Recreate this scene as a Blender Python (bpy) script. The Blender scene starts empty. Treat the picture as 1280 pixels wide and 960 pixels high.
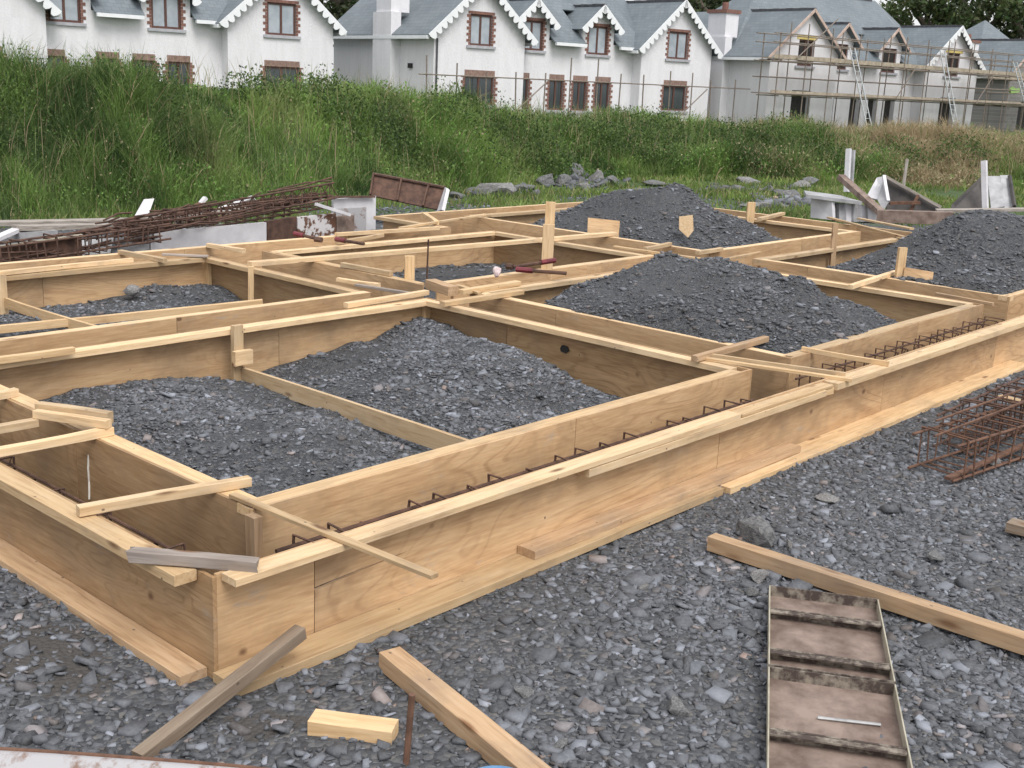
import bpy, bmesh, math, random
import numpy as np
from mathutils import Vector, Matrix
R = math.radians
random.seed(7); rng = np.random.default_rng(11)
scn = bpy.context.scene
col = scn.collection

# ---------------------------------------------------------------- camera
FPX, YAW, PIT, ROL = 1460.07, R(41.6243), R(14.4664), R(2.6310)      # focal length in px of a 1280 px wide picture
CAM = np.array([-2.5499, -3.8684, 2.5])
_fw = np.array([math.cos(YAW), math.sin(YAW), 0]); _rt = np.array([math.sin(YAW), -math.cos(YAW), 0]); _up = np.array([0, 0, 1.])
_f2 = _fw*math.cos(PIT) - _up*math.sin(PIT); _u2 = _fw*math.sin(PIT) + _up*math.cos(PIT)
_r3 = _rt*math.cos(ROL) + _u2*math.sin(ROL); _u3 = -_rt*math.sin(ROL) + _u2*math.cos(ROL)
cam = bpy.data.cameras.new('camera'); cam.sensor_width = 36; cam.lens = FPX/1280*36; cam.clip_end = 2000; cam.clip_start = .05
camo = bpy.data.objects.new('camera', cam); col.objects.link(camo)
camo.matrix_world = Matrix(((_r3[0], _u3[0], -_f2[0], CAM[0]), (_r3[1], _u3[1], -_f2[1], CAM[1]), (_r3[2], _u3[2], -_f2[2], CAM[2]), (0, 0, 0, 1)))
scn.camera = camo

# ---------------------------------------------------------------- sky, sun, exposure (overcast day)
SUN_EL, SUN_AZ = R(55), R(250)      # direction the light comes from, azimuth measured from +X
w = bpy.data.worlds.new('World'); scn.world = w; w.use_nodes = True
nt = w.node_tree; bg = nt.nodes['Background']
sky = nt.nodes.new('ShaderNodeTexSky'); sky.sky_type = 'NISHITA'; sky.sun_disc = False
sky.sun_elevation = SUN_EL; sky.sun_rotation = R(90) - SUN_AZ; sky.dust_density = 4; sky.air_density = 1.2
hs = nt.nodes.new('ShaderNodeHueSaturation'); hs.inputs['Saturation'].default_value = .28
nt.links.new(sky.outputs[0], hs.inputs['Color'])
ov = nt.nodes.new('ShaderNodeMix'); ov.data_type = 'RGBA'; ov.inputs[0].default_value = .65; ov.inputs[7].default_value = (4.45, 4.5, 4.6, 1)     # even cloud cover over the clear sky
nt.links.new(hs.outputs[0], ov.inputs[6]); nt.links.new(ov.outputs[2], bg.inputs['Color'])
bg.inputs['Strength'].default_value = .15
sl = bpy.data.lights.new('sun', 'SUN'); sl.energy = 1.15; sl.angle = R(30); sl.color = (1, .965, .93)
so = bpy.data.objects.new('sun', sl); col.objects.link(so)
so.rotation_euler = Vector((math.cos(SUN_AZ)*math.cos(SUN_EL), math.sin(SUN_AZ)*math.cos(SUN_EL), math.sin(SUN_EL))).to_track_quat('Z', 'Y').to_euler()
so.location = (0, 0, 30)
scn.view_settings.view_transform = 'Standard'; scn.view_settings.look = 'None'; scn.view_settings.gamma = 1
scn.view_settings.exposure = 0.76

# ---------------------------------------------------------------- materials
MT = {}
class NB:
    def __init__(s, name):
        s.m = bpy.data.materials.new(name); s.m.use_nodes = True; s.t = s.m.node_tree; s.b = s.t.nodes['Principled BSDF']; MT[name] = s.m
    def n(s, ty, **kw):
        o = s.t.nodes.new(ty)
        for k, v in kw.items():
            if k.startswith('i_'): o.inputs[k[2:].replace('_', ' ')].default_value = v
            else: setattr(o, k, v)
        return o
    def l(s, a, b): s.t.links.new(a, b)
    def ramp(s, fac, stops):
        r = s.n('ShaderNodeValToRGB'); e = r.color_ramp.elements
        while len(e) < len(stops): e.new(.5)
        for i, (p, c) in enumerate(stops):
            e[i].position = p; e[i].color = (*c, 1) if len(c) == 3 else c
        s.l(fac, r.inputs[0]); return r.outputs[0]
    def mix(s, fac, a, b, mode='MIX'):
        o = s.n('ShaderNodeMix', data_type='RGBA', blend_type=mode)
        for v, k in ((fac, 0), (a, 6), (b, 7)):
            if hasattr(v, 'links'): s.l(v, o.inputs[k])
            else: o.inputs[k].default_value = v if k == 0 else (*v, 1)
        return o.outputs[2]
    def coords(s, scale, rand=True, kind='Object'):
        tc = s.n('ShaderNodeTexCoord'); mp = s.n('ShaderNodeMapping'); mp.inputs['Scale'].default_value = scale
        s.l(tc.outputs[kind], mp.inputs[0])
        if rand:
            oi = s.n('ShaderNodeObjectInfo'); cm = s.n('ShaderNodeCombineXYZ'); ml = s.n('ShaderNodeMath', operation='MULTIPLY'); ml.inputs[1].default_value = 37.
            s.l(oi.outputs['Random'], ml.inputs[0])
            for i in range(3): s.l(ml.outputs[0], cm.inputs[i])
            s.l(cm.outputs[0], mp.inputs['Location']); s.rnd = oi.outputs['Random']
        return mp.outputs[0]
    def noise(s, vec, scale, detail=4, rough=.55, dist=0):
        o = s.n('ShaderNodeTexNoise'); o.inputs['Scale'].default_value = scale; o.inputs['Detail'].default_value = detail
        o.inputs['Roughness'].default_value = rough; o.inputs['Distortion'].default_value = dist; s.l(vec, o.inputs['Vector']); return o.outputs[0]
    def bump(s, h, dist=.01, strength=.5):
        b = s.n('ShaderNodeBump'); b.inputs['Distance'].default_value = dist; b.inputs['Strength'].default_value = strength
        s.l(h, b.inputs['Height']); s.l(b.outputs[0], s.b.inputs['Normal'])
    def col(s, c): s.l(c, s.b.inputs['Base Color'])
    def rough(s, v): s.b.inputs['Roughness'].default_value = v

def lumber(name, a, b, c, knot=(.2, .1, .045), stain=.0):
    m = NB(name); v = m.coords((1.1, 14, 14))
    g = m.noise(v, 2.2, 6, .6, .6); base = m.ramp(g, [(.25, b), (.5, a), (.75, c)])
    v2 = m.coords((.9, 3, 3)); vo = m.n('ShaderNodeTexVoronoi'); vo.inputs['Scale'].default_value = 2.0; m.l(v2, vo.inputs['Vector'])
    k = m.ramp(vo.outputs['Distance'], [(.06, (1, 1, 1)), (.15, (0, 0, 0))])
    base = m.mix(k, base, knot)
    v3 = m.coords((1, 1, 1)); n3 = m.noise(v3, 1.6, 5, .65); st = m.ramp(n3, [(.5, (0, 0, 0)), (.75, (1, 1, 1))])
    f = m.n('ShaderNodeMath', operation='MULTIPLY'); f.inputs[1].default_value = .42 + stain; m.l(st, f.inputs[0])
    base = m.mix(f.outputs[0], base, (.22, .17, .13))
    vn = m.n('ShaderNodeTexVoronoi'); vn.inputs['Scale'].default_value = 7.; m.l(m.coords((1, 1.4, 1.4)), vn.inputs['Vector']); dots = m.ramp(vn.outputs['Distance'], [(.045, (.8, .8, .8)), (.07, (0, 0, 0))]); base = m.mix(dots, base, (.09, .065, .05))
    sg = m.noise(m.coords((2.2, 40, 40)), 1.4, 3, .6); base = m.mix(m.ramp(sg, [(.56, (0, 0, 0)), (.72, (.5, .5, .5))]), base, (b[0]*.62, b[1]*.55, b[2]*.5))
    hv = m.n('ShaderNodeHueSaturation'); m.l(base, hv.inputs['Color'])
    mr = m.n('ShaderNodeMapRange'); mr.inputs[3].default_value = .68; mr.inputs[4].default_value = 1.1; m.l(m.rnd, mr.inputs[0]); m.l(mr.outputs[0], hv.inputs['Value'])
    m.col(hv.outputs[0]); m.rough(.75); m.bump(g, .004, .35); return m.m
lumber('lumber', (.62, .43, .235), (.46, .285, .14), (.70, .52, .32), stain=.12)
lumber('lumber_fresh', (.69, .50, .295), (.53, .35, .185), (.76, .585, .385), stain=.08)
lumber('lumber_weathered', (.30, .225, .16), (.19, .135, .095), (.38, .30, .225), stain=.3)
lumber('lumber_grey', (.33, .28, .245), (.2, .165, .145), (.42, .37, .33), stain=.3)
lumber('lumber_dirty', (.46, .305, .175), (.31, .185, .10), (.54, .385, .25), stain=.3)

def plywood(name, a, b, c, stain):
    m = NB(name); v = m.coords((.32, 1, 1.15))
    nl = m.noise(v, 1.5, 2.5, .5, .9)                                  # rotary-cut veneer: contour lines of a slow field
    mu = m.n('ShaderNodeMath', operation='MULTIPLY'); mu.inputs[1].default_value = 110; m.l(nl, mu.inputs[0]); sn = m.n('ShaderNodeMath', operation='SINE'); m.l(mu.outputs[0], sn.inputs[0])
    vf = m.coords((2, 26, 26)); fine = m.noise(vf, 2.5, 6, .65); md = m.noise(m.coords((.8, 5, 5)), 2., 4, .6)
    ln = m.ramp(sn.outputs[0], [(.1, (0, 0, 0)), (.6, (.2, .2, .2)), (.97, (1, 1, 1))])
    base = m.ramp(md, [(.3, b), (.5, a), (.72, c)])
    fm = m.n('ShaderNodeMath', operation='MULTIPLY'); m.l(ln, fm.inputs[0]); m.l(m.ramp(m.noise(m.coords((1, 1, 1)), 1.1, 3), [(.35, (.05, .05, .05)), (.65, (.75, .75, .75))]), fm.inputs[1])
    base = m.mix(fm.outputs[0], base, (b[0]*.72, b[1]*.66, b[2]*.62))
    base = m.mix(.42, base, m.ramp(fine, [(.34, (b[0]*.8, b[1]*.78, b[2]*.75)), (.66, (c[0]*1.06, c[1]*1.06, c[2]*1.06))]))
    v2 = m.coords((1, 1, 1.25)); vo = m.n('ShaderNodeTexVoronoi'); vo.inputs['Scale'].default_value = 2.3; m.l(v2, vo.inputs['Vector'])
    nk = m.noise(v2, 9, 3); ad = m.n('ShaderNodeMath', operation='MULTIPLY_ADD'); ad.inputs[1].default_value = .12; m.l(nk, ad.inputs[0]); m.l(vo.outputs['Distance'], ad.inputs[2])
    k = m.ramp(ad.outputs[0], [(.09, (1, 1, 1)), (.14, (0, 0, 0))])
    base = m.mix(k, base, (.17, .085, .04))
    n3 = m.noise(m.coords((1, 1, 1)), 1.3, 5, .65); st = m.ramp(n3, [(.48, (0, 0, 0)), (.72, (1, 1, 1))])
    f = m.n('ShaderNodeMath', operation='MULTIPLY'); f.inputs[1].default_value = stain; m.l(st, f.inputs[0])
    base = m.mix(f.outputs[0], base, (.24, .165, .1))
    cs = m.noise(m.coords((1.5, 1, 4)), 2.2, 6, .7); base = m.mix(m.ramp(cs, [(.62, (0, 0, 0)), (.72, (.45, .45, .45))]), base, (.36, .33, .30))
    vn = m.n('ShaderNodeTexVoronoi'); vn.inputs['Scale'].default_value = 4.5; m.l(m.coords((1, 1, 1)), vn.inputs['Vector']); dots = m.ramp(vn.outputs['Distance'], [(.025, (.85, .85, .85)), (.04, (0, 0, 0))]); base = m.mix(dots, base, (.07, .05, .04))
    hv = m.n('ShaderNodeHueSaturation'); m.l(base, hv.inputs['Color'])
    mr = m.n('ShaderNodeMapRange'); mr.inputs[3].default_value = .76; mr.inputs[4].default_value = 1.08; m.l(m.rnd, mr.inputs[0]); m.l(mr.outputs[0], hv.inputs['Value'])
    m.col(hv.outputs[0]); m.rough(.7); m.bump(fine, .002, .3); return m.m
plywood('plywood', (.57, .37, .195), (.43, .255, .125), (.63, .44, .26), .68)
plywood('plywood_stained_shaded', (.40, .25, .125), (.29, .165, .075), (.47, .315, .175), .7)  # darker copy for left-facing sheets: brown stain plus their shade in the colour

def simple(name, c1, c2, scale=6, rough=.7, bumpd=.004, metal=0, stretch=(1, 1, 1), lo=.35, hi=.65):
    m = NB(name); v = m.coords(stretch); n = m.noise(v, scale, 6, .62); m.col(m.ramp(n, [(lo, c1), (hi, c2)])); m.rough(rough); m.b.inputs['Metallic'].default_value = metal
    if bumpd: m.bump(n, bumpd, .5)
    return m.m
simple('rust', (.085, .042, .027), (.165, .085, .053), 14, .85)
simple('rust_dark', (.055, .03, .022), (.13, .07, .048), 9, .85)
simple('rust_panel', (.125, .085, .068), (.275, .208, .172), 7, .8)
simple('crusted_steel', (.06, .043, .036), (.25, .215, .175), 16, .9, .01, lo=.45, hi=.62)
simple('rim_steel', (.30, .27, .2), (.42, .39, .31), 12, .7)
simple('white_paint_rusty', (.20, .13, .10), (.385, .375, .385), 9, .7, .003, lo=.36, hi=.46)
simple('white_rust_patch', (.13, .06, .035), (.60, .58, .58), 7, .7, .003, lo=.47, hi=.52)
simple('white_panel', (.52, .51, .53), (.66, .65, .67), 3, .6)
simple('grey_panel', (.25, .25, .26), (.42, .42, .43), 4, .7)
simple('dark_panel', (.035, .032, .032), (.085, .075, .07), 4, .7)
simple('grey_wood', (.2, .175, .15), (.42, .38, .34), 5, .9, .004, stretch=(1, 10, 10))
simple('stone', (.07, .072, .078), (.20, .198, .195), 7, .9, .02)
simple('stone_pale', (.11, .108, .108), (.27, .262, .255), 7, .9, .02)
simple('steel_grey', (.3, .3, .3), (.5, .5, .5), 8, .45, 0, .6)
simple('maroon_paint', (.10, .012, .02), (.2, .03, .04), 9, .45, 0)
simple('pink_cloth', (.55, .43, .43), (.68, .58, .58), 20, .9)
simple('blue_plastic', (.08, .25, .5), (.14, .36, .62), 6, .35, 0)
simple('white_plastic', (.7, .73, .76), (.8, .8, .82), 6, .4, 0)
simple('rope_white', (.6, .58, .52), (.75, .72, .66), 30, .9)
# loose stone: every chip carries its own colour
m = NB('slate_chips'); at_ = m.n('ShaderNodeAttribute', attribute_name='chip'); v = m.coords((1, 1, 1), False); n = m.noise(v, 60, 3)
m.col(m.mix(.35, at_.outputs['Color'], m.ramp(n, [(.3, (.043, .045, .047)), (.7, (.178, .182, .188))]), 'MIX')); m.rough(.72); m.bump(n, .003, .5)
m = NB('gravel_bed'); v = m.coords((1, 1, 1), False)
vo = m.n('ShaderNodeTexVoronoi'); vo.inputs['Scale'].default_value = 46; m.l(v, vo.inputs['Vector'])
vo2 = m.n('ShaderNodeTexVoronoi'); vo2.inputs['Scale'].default_value = 110; m.l(v, vo2.inputs['Vector'])
sep = m.n('ShaderNodeSeparateColor'); m.l(vo.outputs['Color'], sep.inputs[0])
c = m.ramp(sep.outputs[0], [(.0, (.035, .038, .044)), (.5, (.078, .084, .095)), (.85, (.125, .13, .14)), (1, (.16, .15, .14))])
n2 = m.noise(v, .9, 5, .6); c = m.mix(m.ramp(n2, [(.4, (.1, .1, .1)), (.65, (.8, .8, .8))]), c, (.096, .098, .103))
m.col(c); m.rough(.9)
hh = m.n('ShaderNodeMath', operation='ADD'); m.l(vo.outputs['Distance'], hh.inputs[0]); m.l(vo2.outputs['Distance'], hh.inputs[1])
b = m.n('ShaderNodeBump'); b.invert = True; b.inputs['Distance'].default_value = .02; b.inputs['Strength'].default_value = .9; m.l(hh.outputs[0], b.inputs['Height']); m.l(b.outputs[0], m.b.inputs['Normal'])
gravel_color = None
# ground: gravel near the works, turf and soil towards the bank
m = NB('site_ground'); v = m.coords((1, 1, 1), False)
vo = m.n('ShaderNodeTexVoronoi'); vo.inputs['Scale'].default_value = 42; m.l(v, vo.inputs['Vector'])
sep = m.n('ShaderNodeSeparateColor'); m.l(vo.outputs['Color'], sep.inputs[0])
c = m.ramp(sep.outputs[0], [(.0, (.036, .038, .044)), (.5, (.075, .08, .088)), (.85, (.12, .122, .128)), (1, (.15, .14, .13))])
n2 = m.noise(v, .8, 5, .6); c = m.mix(m.ramp(n2, [(.45, (0, 0, 0)), (.7, (.5, .5, .5))]), c, (.082, .08, .08))
pp = m.n('ShaderNodeAttribute', attribute_name='mud'); pa = m.n('ShaderNodeMath', operation='ADD'); m.l(pp.outputs['Fac'], pa.inputs[0]); m.l(m.noise(v, 3.5, 5, .65), pa.inputs[1])
c = m.mix(m.ramp(pa.outputs[0], [(.95, (0, 0, 0)), (1.1, (1, 1, 1))]), c, (.07, .064, .06))
at_ = m.n('ShaderNodeAttribute', attribute_name='turf'); nn = m.noise(v, 1.4, 5, .7)
turf = m.ramp(m.noise(v, 3.5, 5, .7), [(.3, (.03, .05, .016)), (.55, (.055, .095, .025)), (.8, (.10, .12, .045))])
ad = m.n('ShaderNodeMath', operation='ADD'); m.l(at_.outputs['Fac'], ad.inputs[0]); m.l(nn, ad.inputs[1])
c = m.mix(m.ramp(ad.outputs[0], [(.92, (0, 0, 0)), (1.12, (1, 1, 1))]), c, turf)
m.col(c); m.rough(.95)
b = m.n('ShaderNodeBump'); b.invert = True; b.inputs['Distance'].default_value = .02; b.inputs['Strength'].default_value = .8; m.l(vo.outputs['Distance'], b.inputs['Height']); m.l(b.outputs[0], m.b.inputs['Normal'])
for nm in ('grass_blades', 'leaves'):
    m = NB(nm); at_ = m.n('ShaderNodeAttribute', attribute_name='chip'); m.col(at_.outputs['Color']); m.rough(.7)
    m.b.inputs['Subsurface Weight'].default_value = 0
    tr = m.n('ShaderNodeBsdfTranslucent'); m.l(at_.outputs['Color'], tr.inputs[0]); mx = m.n('ShaderNodeMixShader'); mx.inputs[0].default_value = .3
    out = m.t.nodes['Material Output']; m.l(m.b.outputs[0], mx.inputs[1]); m.l(tr.outputs[0], mx.inputs[2]); m.l(mx.outputs[0], out.inputs[0])
# houses
m = NB('render_white'); v = m.coords((1, 1, 1)); n = m.noise(v, 14, 5, .7); n2 = m.noise(v, .5, 4); m.col(m.mix(.5, m.ramp(n, [(.3, (.60, .59, .62)), (.7, (.72, .71, .74))]), m.ramp(m.noise(m.coords((2.5, 2.5, .35)), 1.2, 5, .65), [(.3, (.66, .65, .665)), (.6, (.79, .78, .805))]))); m.rough(.95); m.bump(n, .03, .6)
m = NB('block_wall'); v = m.coords((1, 1, 1), False); br = m.n('ShaderNodeTexBrick'); br.inputs['Scale'].default_value = 1; br.inputs['Brick Width'].default_value = .45; br.inputs['Row Height'].default_value = .22; br.inputs['Mortar Size'].default_value = .012
br.inputs['Color1'].default_value = (.2, .19, .185, 1); br.inputs['Color2'].default_value = (.27, .26, .25, 1); br.inputs['Mortar'].default_value = (.33, .32, .31, 1)
mp = m.n('ShaderNodeMapping'); mp.inputs['Rotation'].default_value = (R(90), 0, 0); m.l(v, mp.inputs[0]); m.l(mp.outputs[0], br.inputs['Vector']); m.col(br.outputs[0]); m.rough(.95)
m = NB('roof_slate'); v = m.coords((1, 1, 1), False, 'UV'); br = m.n('ShaderNodeTexBrick'); br.inputs['Scale'].default_value = 1; br.inputs['Brick Width'].default_value = .3; br.inputs['Row Height'].default_value = .22; br.inputs['Mortar Size'].default_value = .012
br.inputs['Color1'].default_value = (.11, .138, .155, 1); br.inputs['Color2'].default_value = (.16, .19, .208, 1); br.inputs['Mortar'].default_value = (.08, .09, .105, 1); m.l(v, br.inputs['Vector'])
n = m.noise(v, .6, 5); m.col(m.mix(.35, br.outputs[0], m.ramp(n, [(.3, (.10, .122, .138)), (.7, (.21, .24, .255))]))); m.rough(.55); m.bump(br.outputs[0], .02, .5)
simple('window_timber', (.075, .032, .025), (.12, .055, .042), 20, .5, 0)
simple('brick_red', (.15, .075, .06), (.26, .135, .105), 9, .9, .006)
simple('brick_pale', (.19, .12, .10), (.30, .20, .165), 9, .9, .006)
simple('sill_grey', (.33, .33, .36), (.43, .43, .46), 5, .8)
simple('white_trim', (.72, .74, .76), (.8, .81, .83), 5, .5, 0)
simple('ridge_dark', (.05, .052, .06), (.09, .09, .1), 5, .7)
simple('scaffold_tube', (.13, .105, .085), (.25, .205, .17), 14, .6)
simple('scaffold_board', (.27, .225, .17), (.42, .36, .28), 5, .9)
simple('ladder_metal', (.5, .52, .54), (.62, .64, .66), 5, .4, 0, .4)
simple('fascia_pink', (.42, .31, .26), (.56, .44, .38), 5, .8)
simple('void_dark', (.015, .014, .013), (.03, .028, .026), 5, .9)
simple('tree_bark', (.05, .04, .03), (.12, .1, .08), 9, .95)
simple('lintel_yellow', (.5, .4, .12), (.62, .5, .2), 5, .8)
m = NB('window_glass'); m.b.inputs['Base Color'].default_value = (.04, .05, .055, 1); m.b.inputs['Roughness'].default_value = .08; m.b.inputs['Specular IOR Level'].default_value = 1.
simple('pane_sky_reflection', (.3, .34, .38), (.42, .46, .5), 2, .25)  # upper panes: the sky's reflection painted as a grey-blue base colour
simple('hi_vis', (.16, .28, .08), (.25, .38, .12), 9, .8, 0)

# ---------------------------------------------------------------- helpers
def tag(o, label=None, cat=None, group=None, kind=None):
    if label: o['label'] = label
    if cat: o['category'] = cat
    if group: o['group'] = group
    if kind: o['kind'] = kind
    return o
def empty(name, loc=(0, 0, 0), rz=0):
    o = bpy.data.objects.new(name, None); o.empty_display_size = .2; col.objects.link(o); o.location = loc; o.rotation_euler = (0, 0, rz); return o
def link(name, me, mat=None, parent=None, mtx=None):
    o = bpy.data.objects.new(name, me); col.objects.link(o)
    if mat and not me.materials: me.materials.append(MT[mat])
    if parent: o.parent = parent
    if mtx is not None: o.matrix_basis = mtx
    return o
def mesh(verts, faces, smooth=False):
    me = bpy.data.meshes.new('shape'); me.from_pydata([tuple(v) for v in verts], [], [tuple(f) for f in faces]); me.update()
    if smooth: me.polygons.foreach_set('use_smooth', [True]*len(me.polygons))
    return me
def npmesh(V, F, colr=None, smooth=False):
    V = np.asarray(V, np.float32); F = np.asarray(F, np.int32); k = F.shape[1]
    me = bpy.data.meshes.new('shape'); me.vertices.add(len(V)); me.vertices.foreach_set('co', V.ravel())
    me.loops.add(F.size); me.loops.foreach_set('vertex_index', F.ravel()); me.polygons.add(len(F)); me.polygons.foreach_set('loop_start', np.arange(0, F.size, k, dtype=np.int32))
    me.update(calc_edges=True)
    if smooth: me.polygons.foreach_set('use_smooth', np.ones(len(F), bool))
    if colr is not None:
        a = me.color_attributes.new('chip', 'FLOAT_COLOR', 'POINT'); a.data.foreach_set('color', np.c_[colr, np.ones(len(colr))].astype(np.float32).ravel())
    return me
def ray(x, y): return _r3*((x-640)/FPX) - _u3*((y-480)/FPX) + _f2
def at(x, y, z):                      # where the line of sight through a photo point meets the level z
    d = ray(x, y); return Vector(CAM + d*((z-CAM[2])/d[2]))
def atd(x, y, dep): return Vector(CAM + ray(x, y)*dep)
def aty(x, y, Y): d = ray(x, y); return Vector(CAM + d*((Y-CAM[1])/d[1]))
def atx(x, y, X): d = ray(x, y); return Vector(CAM + d*((X-CAM[0])/d[0]))
def frame(p0, p1, up=(0, 0, 1)):
    p0, p1, up = Vector(p0), Vector(p1), Vector(up); x = (p1-p0).normalized(); y = up.cross(x)
    if y.length < 1e-4: y = Vector((0, 1, 0)).cross(x)
    y.normalize(); z = x.cross(y); m = Matrix((x, y, z)).transposed().to_4x4(); m.translation = (p0+p1)/2; return m
def board_mesh(L, w, t, warp=.004, ch=.0022, n=5, rag=.0):
    V = []; F = []; a = random.uniform(-1, 1)*warp; b = random.uniform(-1, 1)*warp; ph = random.uniform(0, 6)
    hw, ht = w/2, t/2; sec = [(-hw+ch, -ht), (hw-ch, -ht), (hw, -ht+ch), (hw, ht-ch), (hw-ch, ht), (-hw+ch, ht), (-hw, ht-ch), (-hw, -ht+ch)]
    for i in range(n+1):
        s = i/n; x = (s-.5)*L; oy = a*math.sin(s*3.1+ph); oz = b*math.sin(s*3.6+ph*1.7)
        for k, (y, z) in enumerate(sec):
            e = (random.uniform(-rag, rag) if i in (0, n) else 0)
            V.append((x+e, y+oy+random.uniform(-.0008, .0008), z+oz+random.uniform(-.0008, .0008)))
    for i in range(n):
        for k in range(8): F.append((i*8+k, i*8+(k+1) % 8, (i+1)*8+(k+1) % 8, (i+1)*8+k))
    F.append(tuple(range(7, -1, -1))); F.append(tuple(n*8+k for k in range(8)))
    return mesh(V, F)
def board(name, p0, p1, w, t, mat='lumber', parent=None, up=(0, 0, 1), **kw):
    p0, p1 = Vector(p0), Vector(p1)
    return link(name, board_mesh((p1-p0).length, w, t, **kw), mat, parent, frame(p0, p1, up))
def sheet_mesh(pts, t):               # outline in local x,z, thickness t along +y
    n = len(pts); V = [(x, 0, z) for x, z in pts] + [(x, t, z) for x, z in pts]
    F = [tuple(range(n)), tuple(range(2*n-1, n-1, -1))] + [(i, i+n, (i+1) % n + n, (i+1) % n) for i in range(n)]
    return mesh(V, F)
def tube_mesh(paths, r, k=6):
    V = []; F = []
    for path in paths:
        path = [Vector(p) for p in path]; b0 = len(V); prev = None
        for i, p in enumerate(path):
            d = (path[min(i+1, len(path)-1)]-path[max(i-1, 0)]).normalized()
            a = Vector((0, 0, 1)) if abs(d.z) < .9 else Vector((1, 0, 0))
            if prev is not None and abs(prev.dot(d)) < .95: a = prev
            y = d.cross(a).normalized(); z = y.cross(d); prev = z
            for j in range(k):
                an = 2*math.pi*j/k; V.append(p + y*(r*math.cos(an)) + z*(r*math.sin(an)))
        for i in range(len(path)-1):
            for j in range(k): F.append((b0+i*k+j, b0+i*k+(j+1) % k, b0+(i+1)*k+(j+1) % k, b0+(i+1)*k+j))
        F.append(tuple(b0+j for j in range(k-1, -1, -1))); F.append(tuple(b0+(len(path)-1)*k+j for j in range(k)))
    return mesh(V, F, False)
def box_mesh(boxes):
    V = []; F = []
    for (x0, x1, y0, y1, z0, z1) in boxes:
        b = len(V); V += [(x, y, z) for z in (z0, z1) for y in (y0, y1) for x in (x0, x1)]
        F += [tuple(b+i for i in f) for f in ((0, 2, 3, 1), (4, 5, 7, 6), (0, 1, 5, 4), (2, 6, 7, 3), (0, 4, 6, 2), (1, 3, 7, 5))]
    return mesh(V, [tuple(f) for f in F])
def quad_slab(name, pts, t, mat, parent=None, push=None):   # four corners of a face, thickness away from the viewer
    P = [Vector(p) for p in pts]; c = sum(P, Vector())/4; nrm = (P[1]-P[0]).cross(P[3]-P[0]).normalized()
    if nrm.dot(c-Vector(CAM)) < 0: nrm = -nrm
    x = (P[1]-P[0]).normalized(); y = nrm; z = x.cross(y); m = Matrix((x, y, z)).transposed().to_4x4(); m.translation = c; inv = m.inverted()
    V = [inv @ p for p in P] + [inv @ (p+nrm*t) for p in P]
    F = [(0, 1, 2, 3), (7, 6, 5, 4)] + [(i, i+4, (i+1) % 4+4, (i+1) % 4) for i in range(4)]
    me = mesh(V, F); bm = bmesh.new(); bm.from_mesh(me); bmesh.ops.recalc_face_normals(bm, faces=bm.faces); bm.to_mesh(me); bm.free()
    return link(name, me, mat, parent, m)
# value noise
def vnoise(x, y, seed=0):
    x = np.asarray(x, float); y = np.asarray(y, float); xi = np.floor(x).astype(np.int64); yi = np.floor(y).astype(np.int64); fx = x-xi; fy = y-yi
    fx = fx*fx*(3-2*fx); fy = fy*fy*(3-2*fy)
    def h(a, b):
        v = np.sin(a*127.1 + b*311.7 + seed*74.7)*43758.5453; return v-np.floor(v)
    return (h(xi, yi)*(1-fx)+h(xi+1, yi)*fx)*(1-fy) + (h(xi, yi+1)*(1-fx)+h(xi+1, yi+1)*fx)*fy
def fbm(x, y, seed=0, o=4):
    s = 0; a = .5
    for i in range(o): s = s + a*(vnoise(x*2**i, y*2**i, seed+i*13)-.5); a *= .5
    return s
def inview(x, y, z, mx=60, my=60):
    d = np.stack([x-CAM[0], y-CAM[1], z-CAM[2]], -1); f = d @ _f2; px = 640+FPX*(d @ _r3)/np.maximum(f, .1); py = 480-FPX*(d @ _u3)/np.maximum(f, .1)
    return (f > .3) & (px > -mx) & (px < 1280+mx) & (py > -my) & (py < 960+my)
# stone chips
def chip_mesh(P, size, colr, nrm=None):
    n = len(P); c = np.array([[-1, -1, -1], [1, -1, -1], [1, 1, -1], [-1, 1, -1], [-.9, -.9, 1], [.9, -.9, 1], [.9, .9, 1], [-.9, .9, 1]], float)
    jj = rng.uniform(-.48, .48, (n, 4, 2)); V = np.repeat(c[None], n, 0); V[:, :4, :2] += jj; V[:, 4:, :2] += jj; V += rng.uniform(-.16, .16, (n, 8, 3))
    sc = np.stack([size*.5, size*.5*rng.uniform(.45, .95, n), size*.5*rng.uniform(.14, .42, n)], -1); V *= sc[:, None]
    th = rng.uniform(0, 2*np.pi, n); ti = np.clip(rng.normal(0, .36, n), -1.1, 1.1); ta = rng.uniform(0, 2*np.pi, n)
    ct, st = np.cos(th), np.sin(th); x = V[..., 0]*ct[:, None]-V[..., 1]*st[:, None]; y = V[..., 0]*st[:, None]+V[..., 1]*ct[:, None]; z = V[..., 2]
    k = np.stack([np.cos(ta), np.sin(ta), 0*ta], -1); V = np.stack([x, y, z], -1); kk = k[:, None]
    V = V*np.cos(ti)[:, None, None] + np.cross(np.broadcast_to(kk, V.shape), V)*np.sin(ti)[:, None, None] + kk*(V*kk).sum(-1, keepdims=True)*(1-np.cos(ti))[:, None, None]
    V += P[:, None]
    F = np.array([[0, 3, 2, 1], [4, 5, 6, 7], [0, 1, 5, 4], [1, 2, 6, 5], [2, 3, 7, 6], [3, 0, 4, 7]])
    F = (F[None] + (np.arange(n)*8)[:, None, None]).reshape(-1, 4)
    return npmesh(V.reshape(-1, 3), F, np.repeat(colr, 8, 0))
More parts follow.
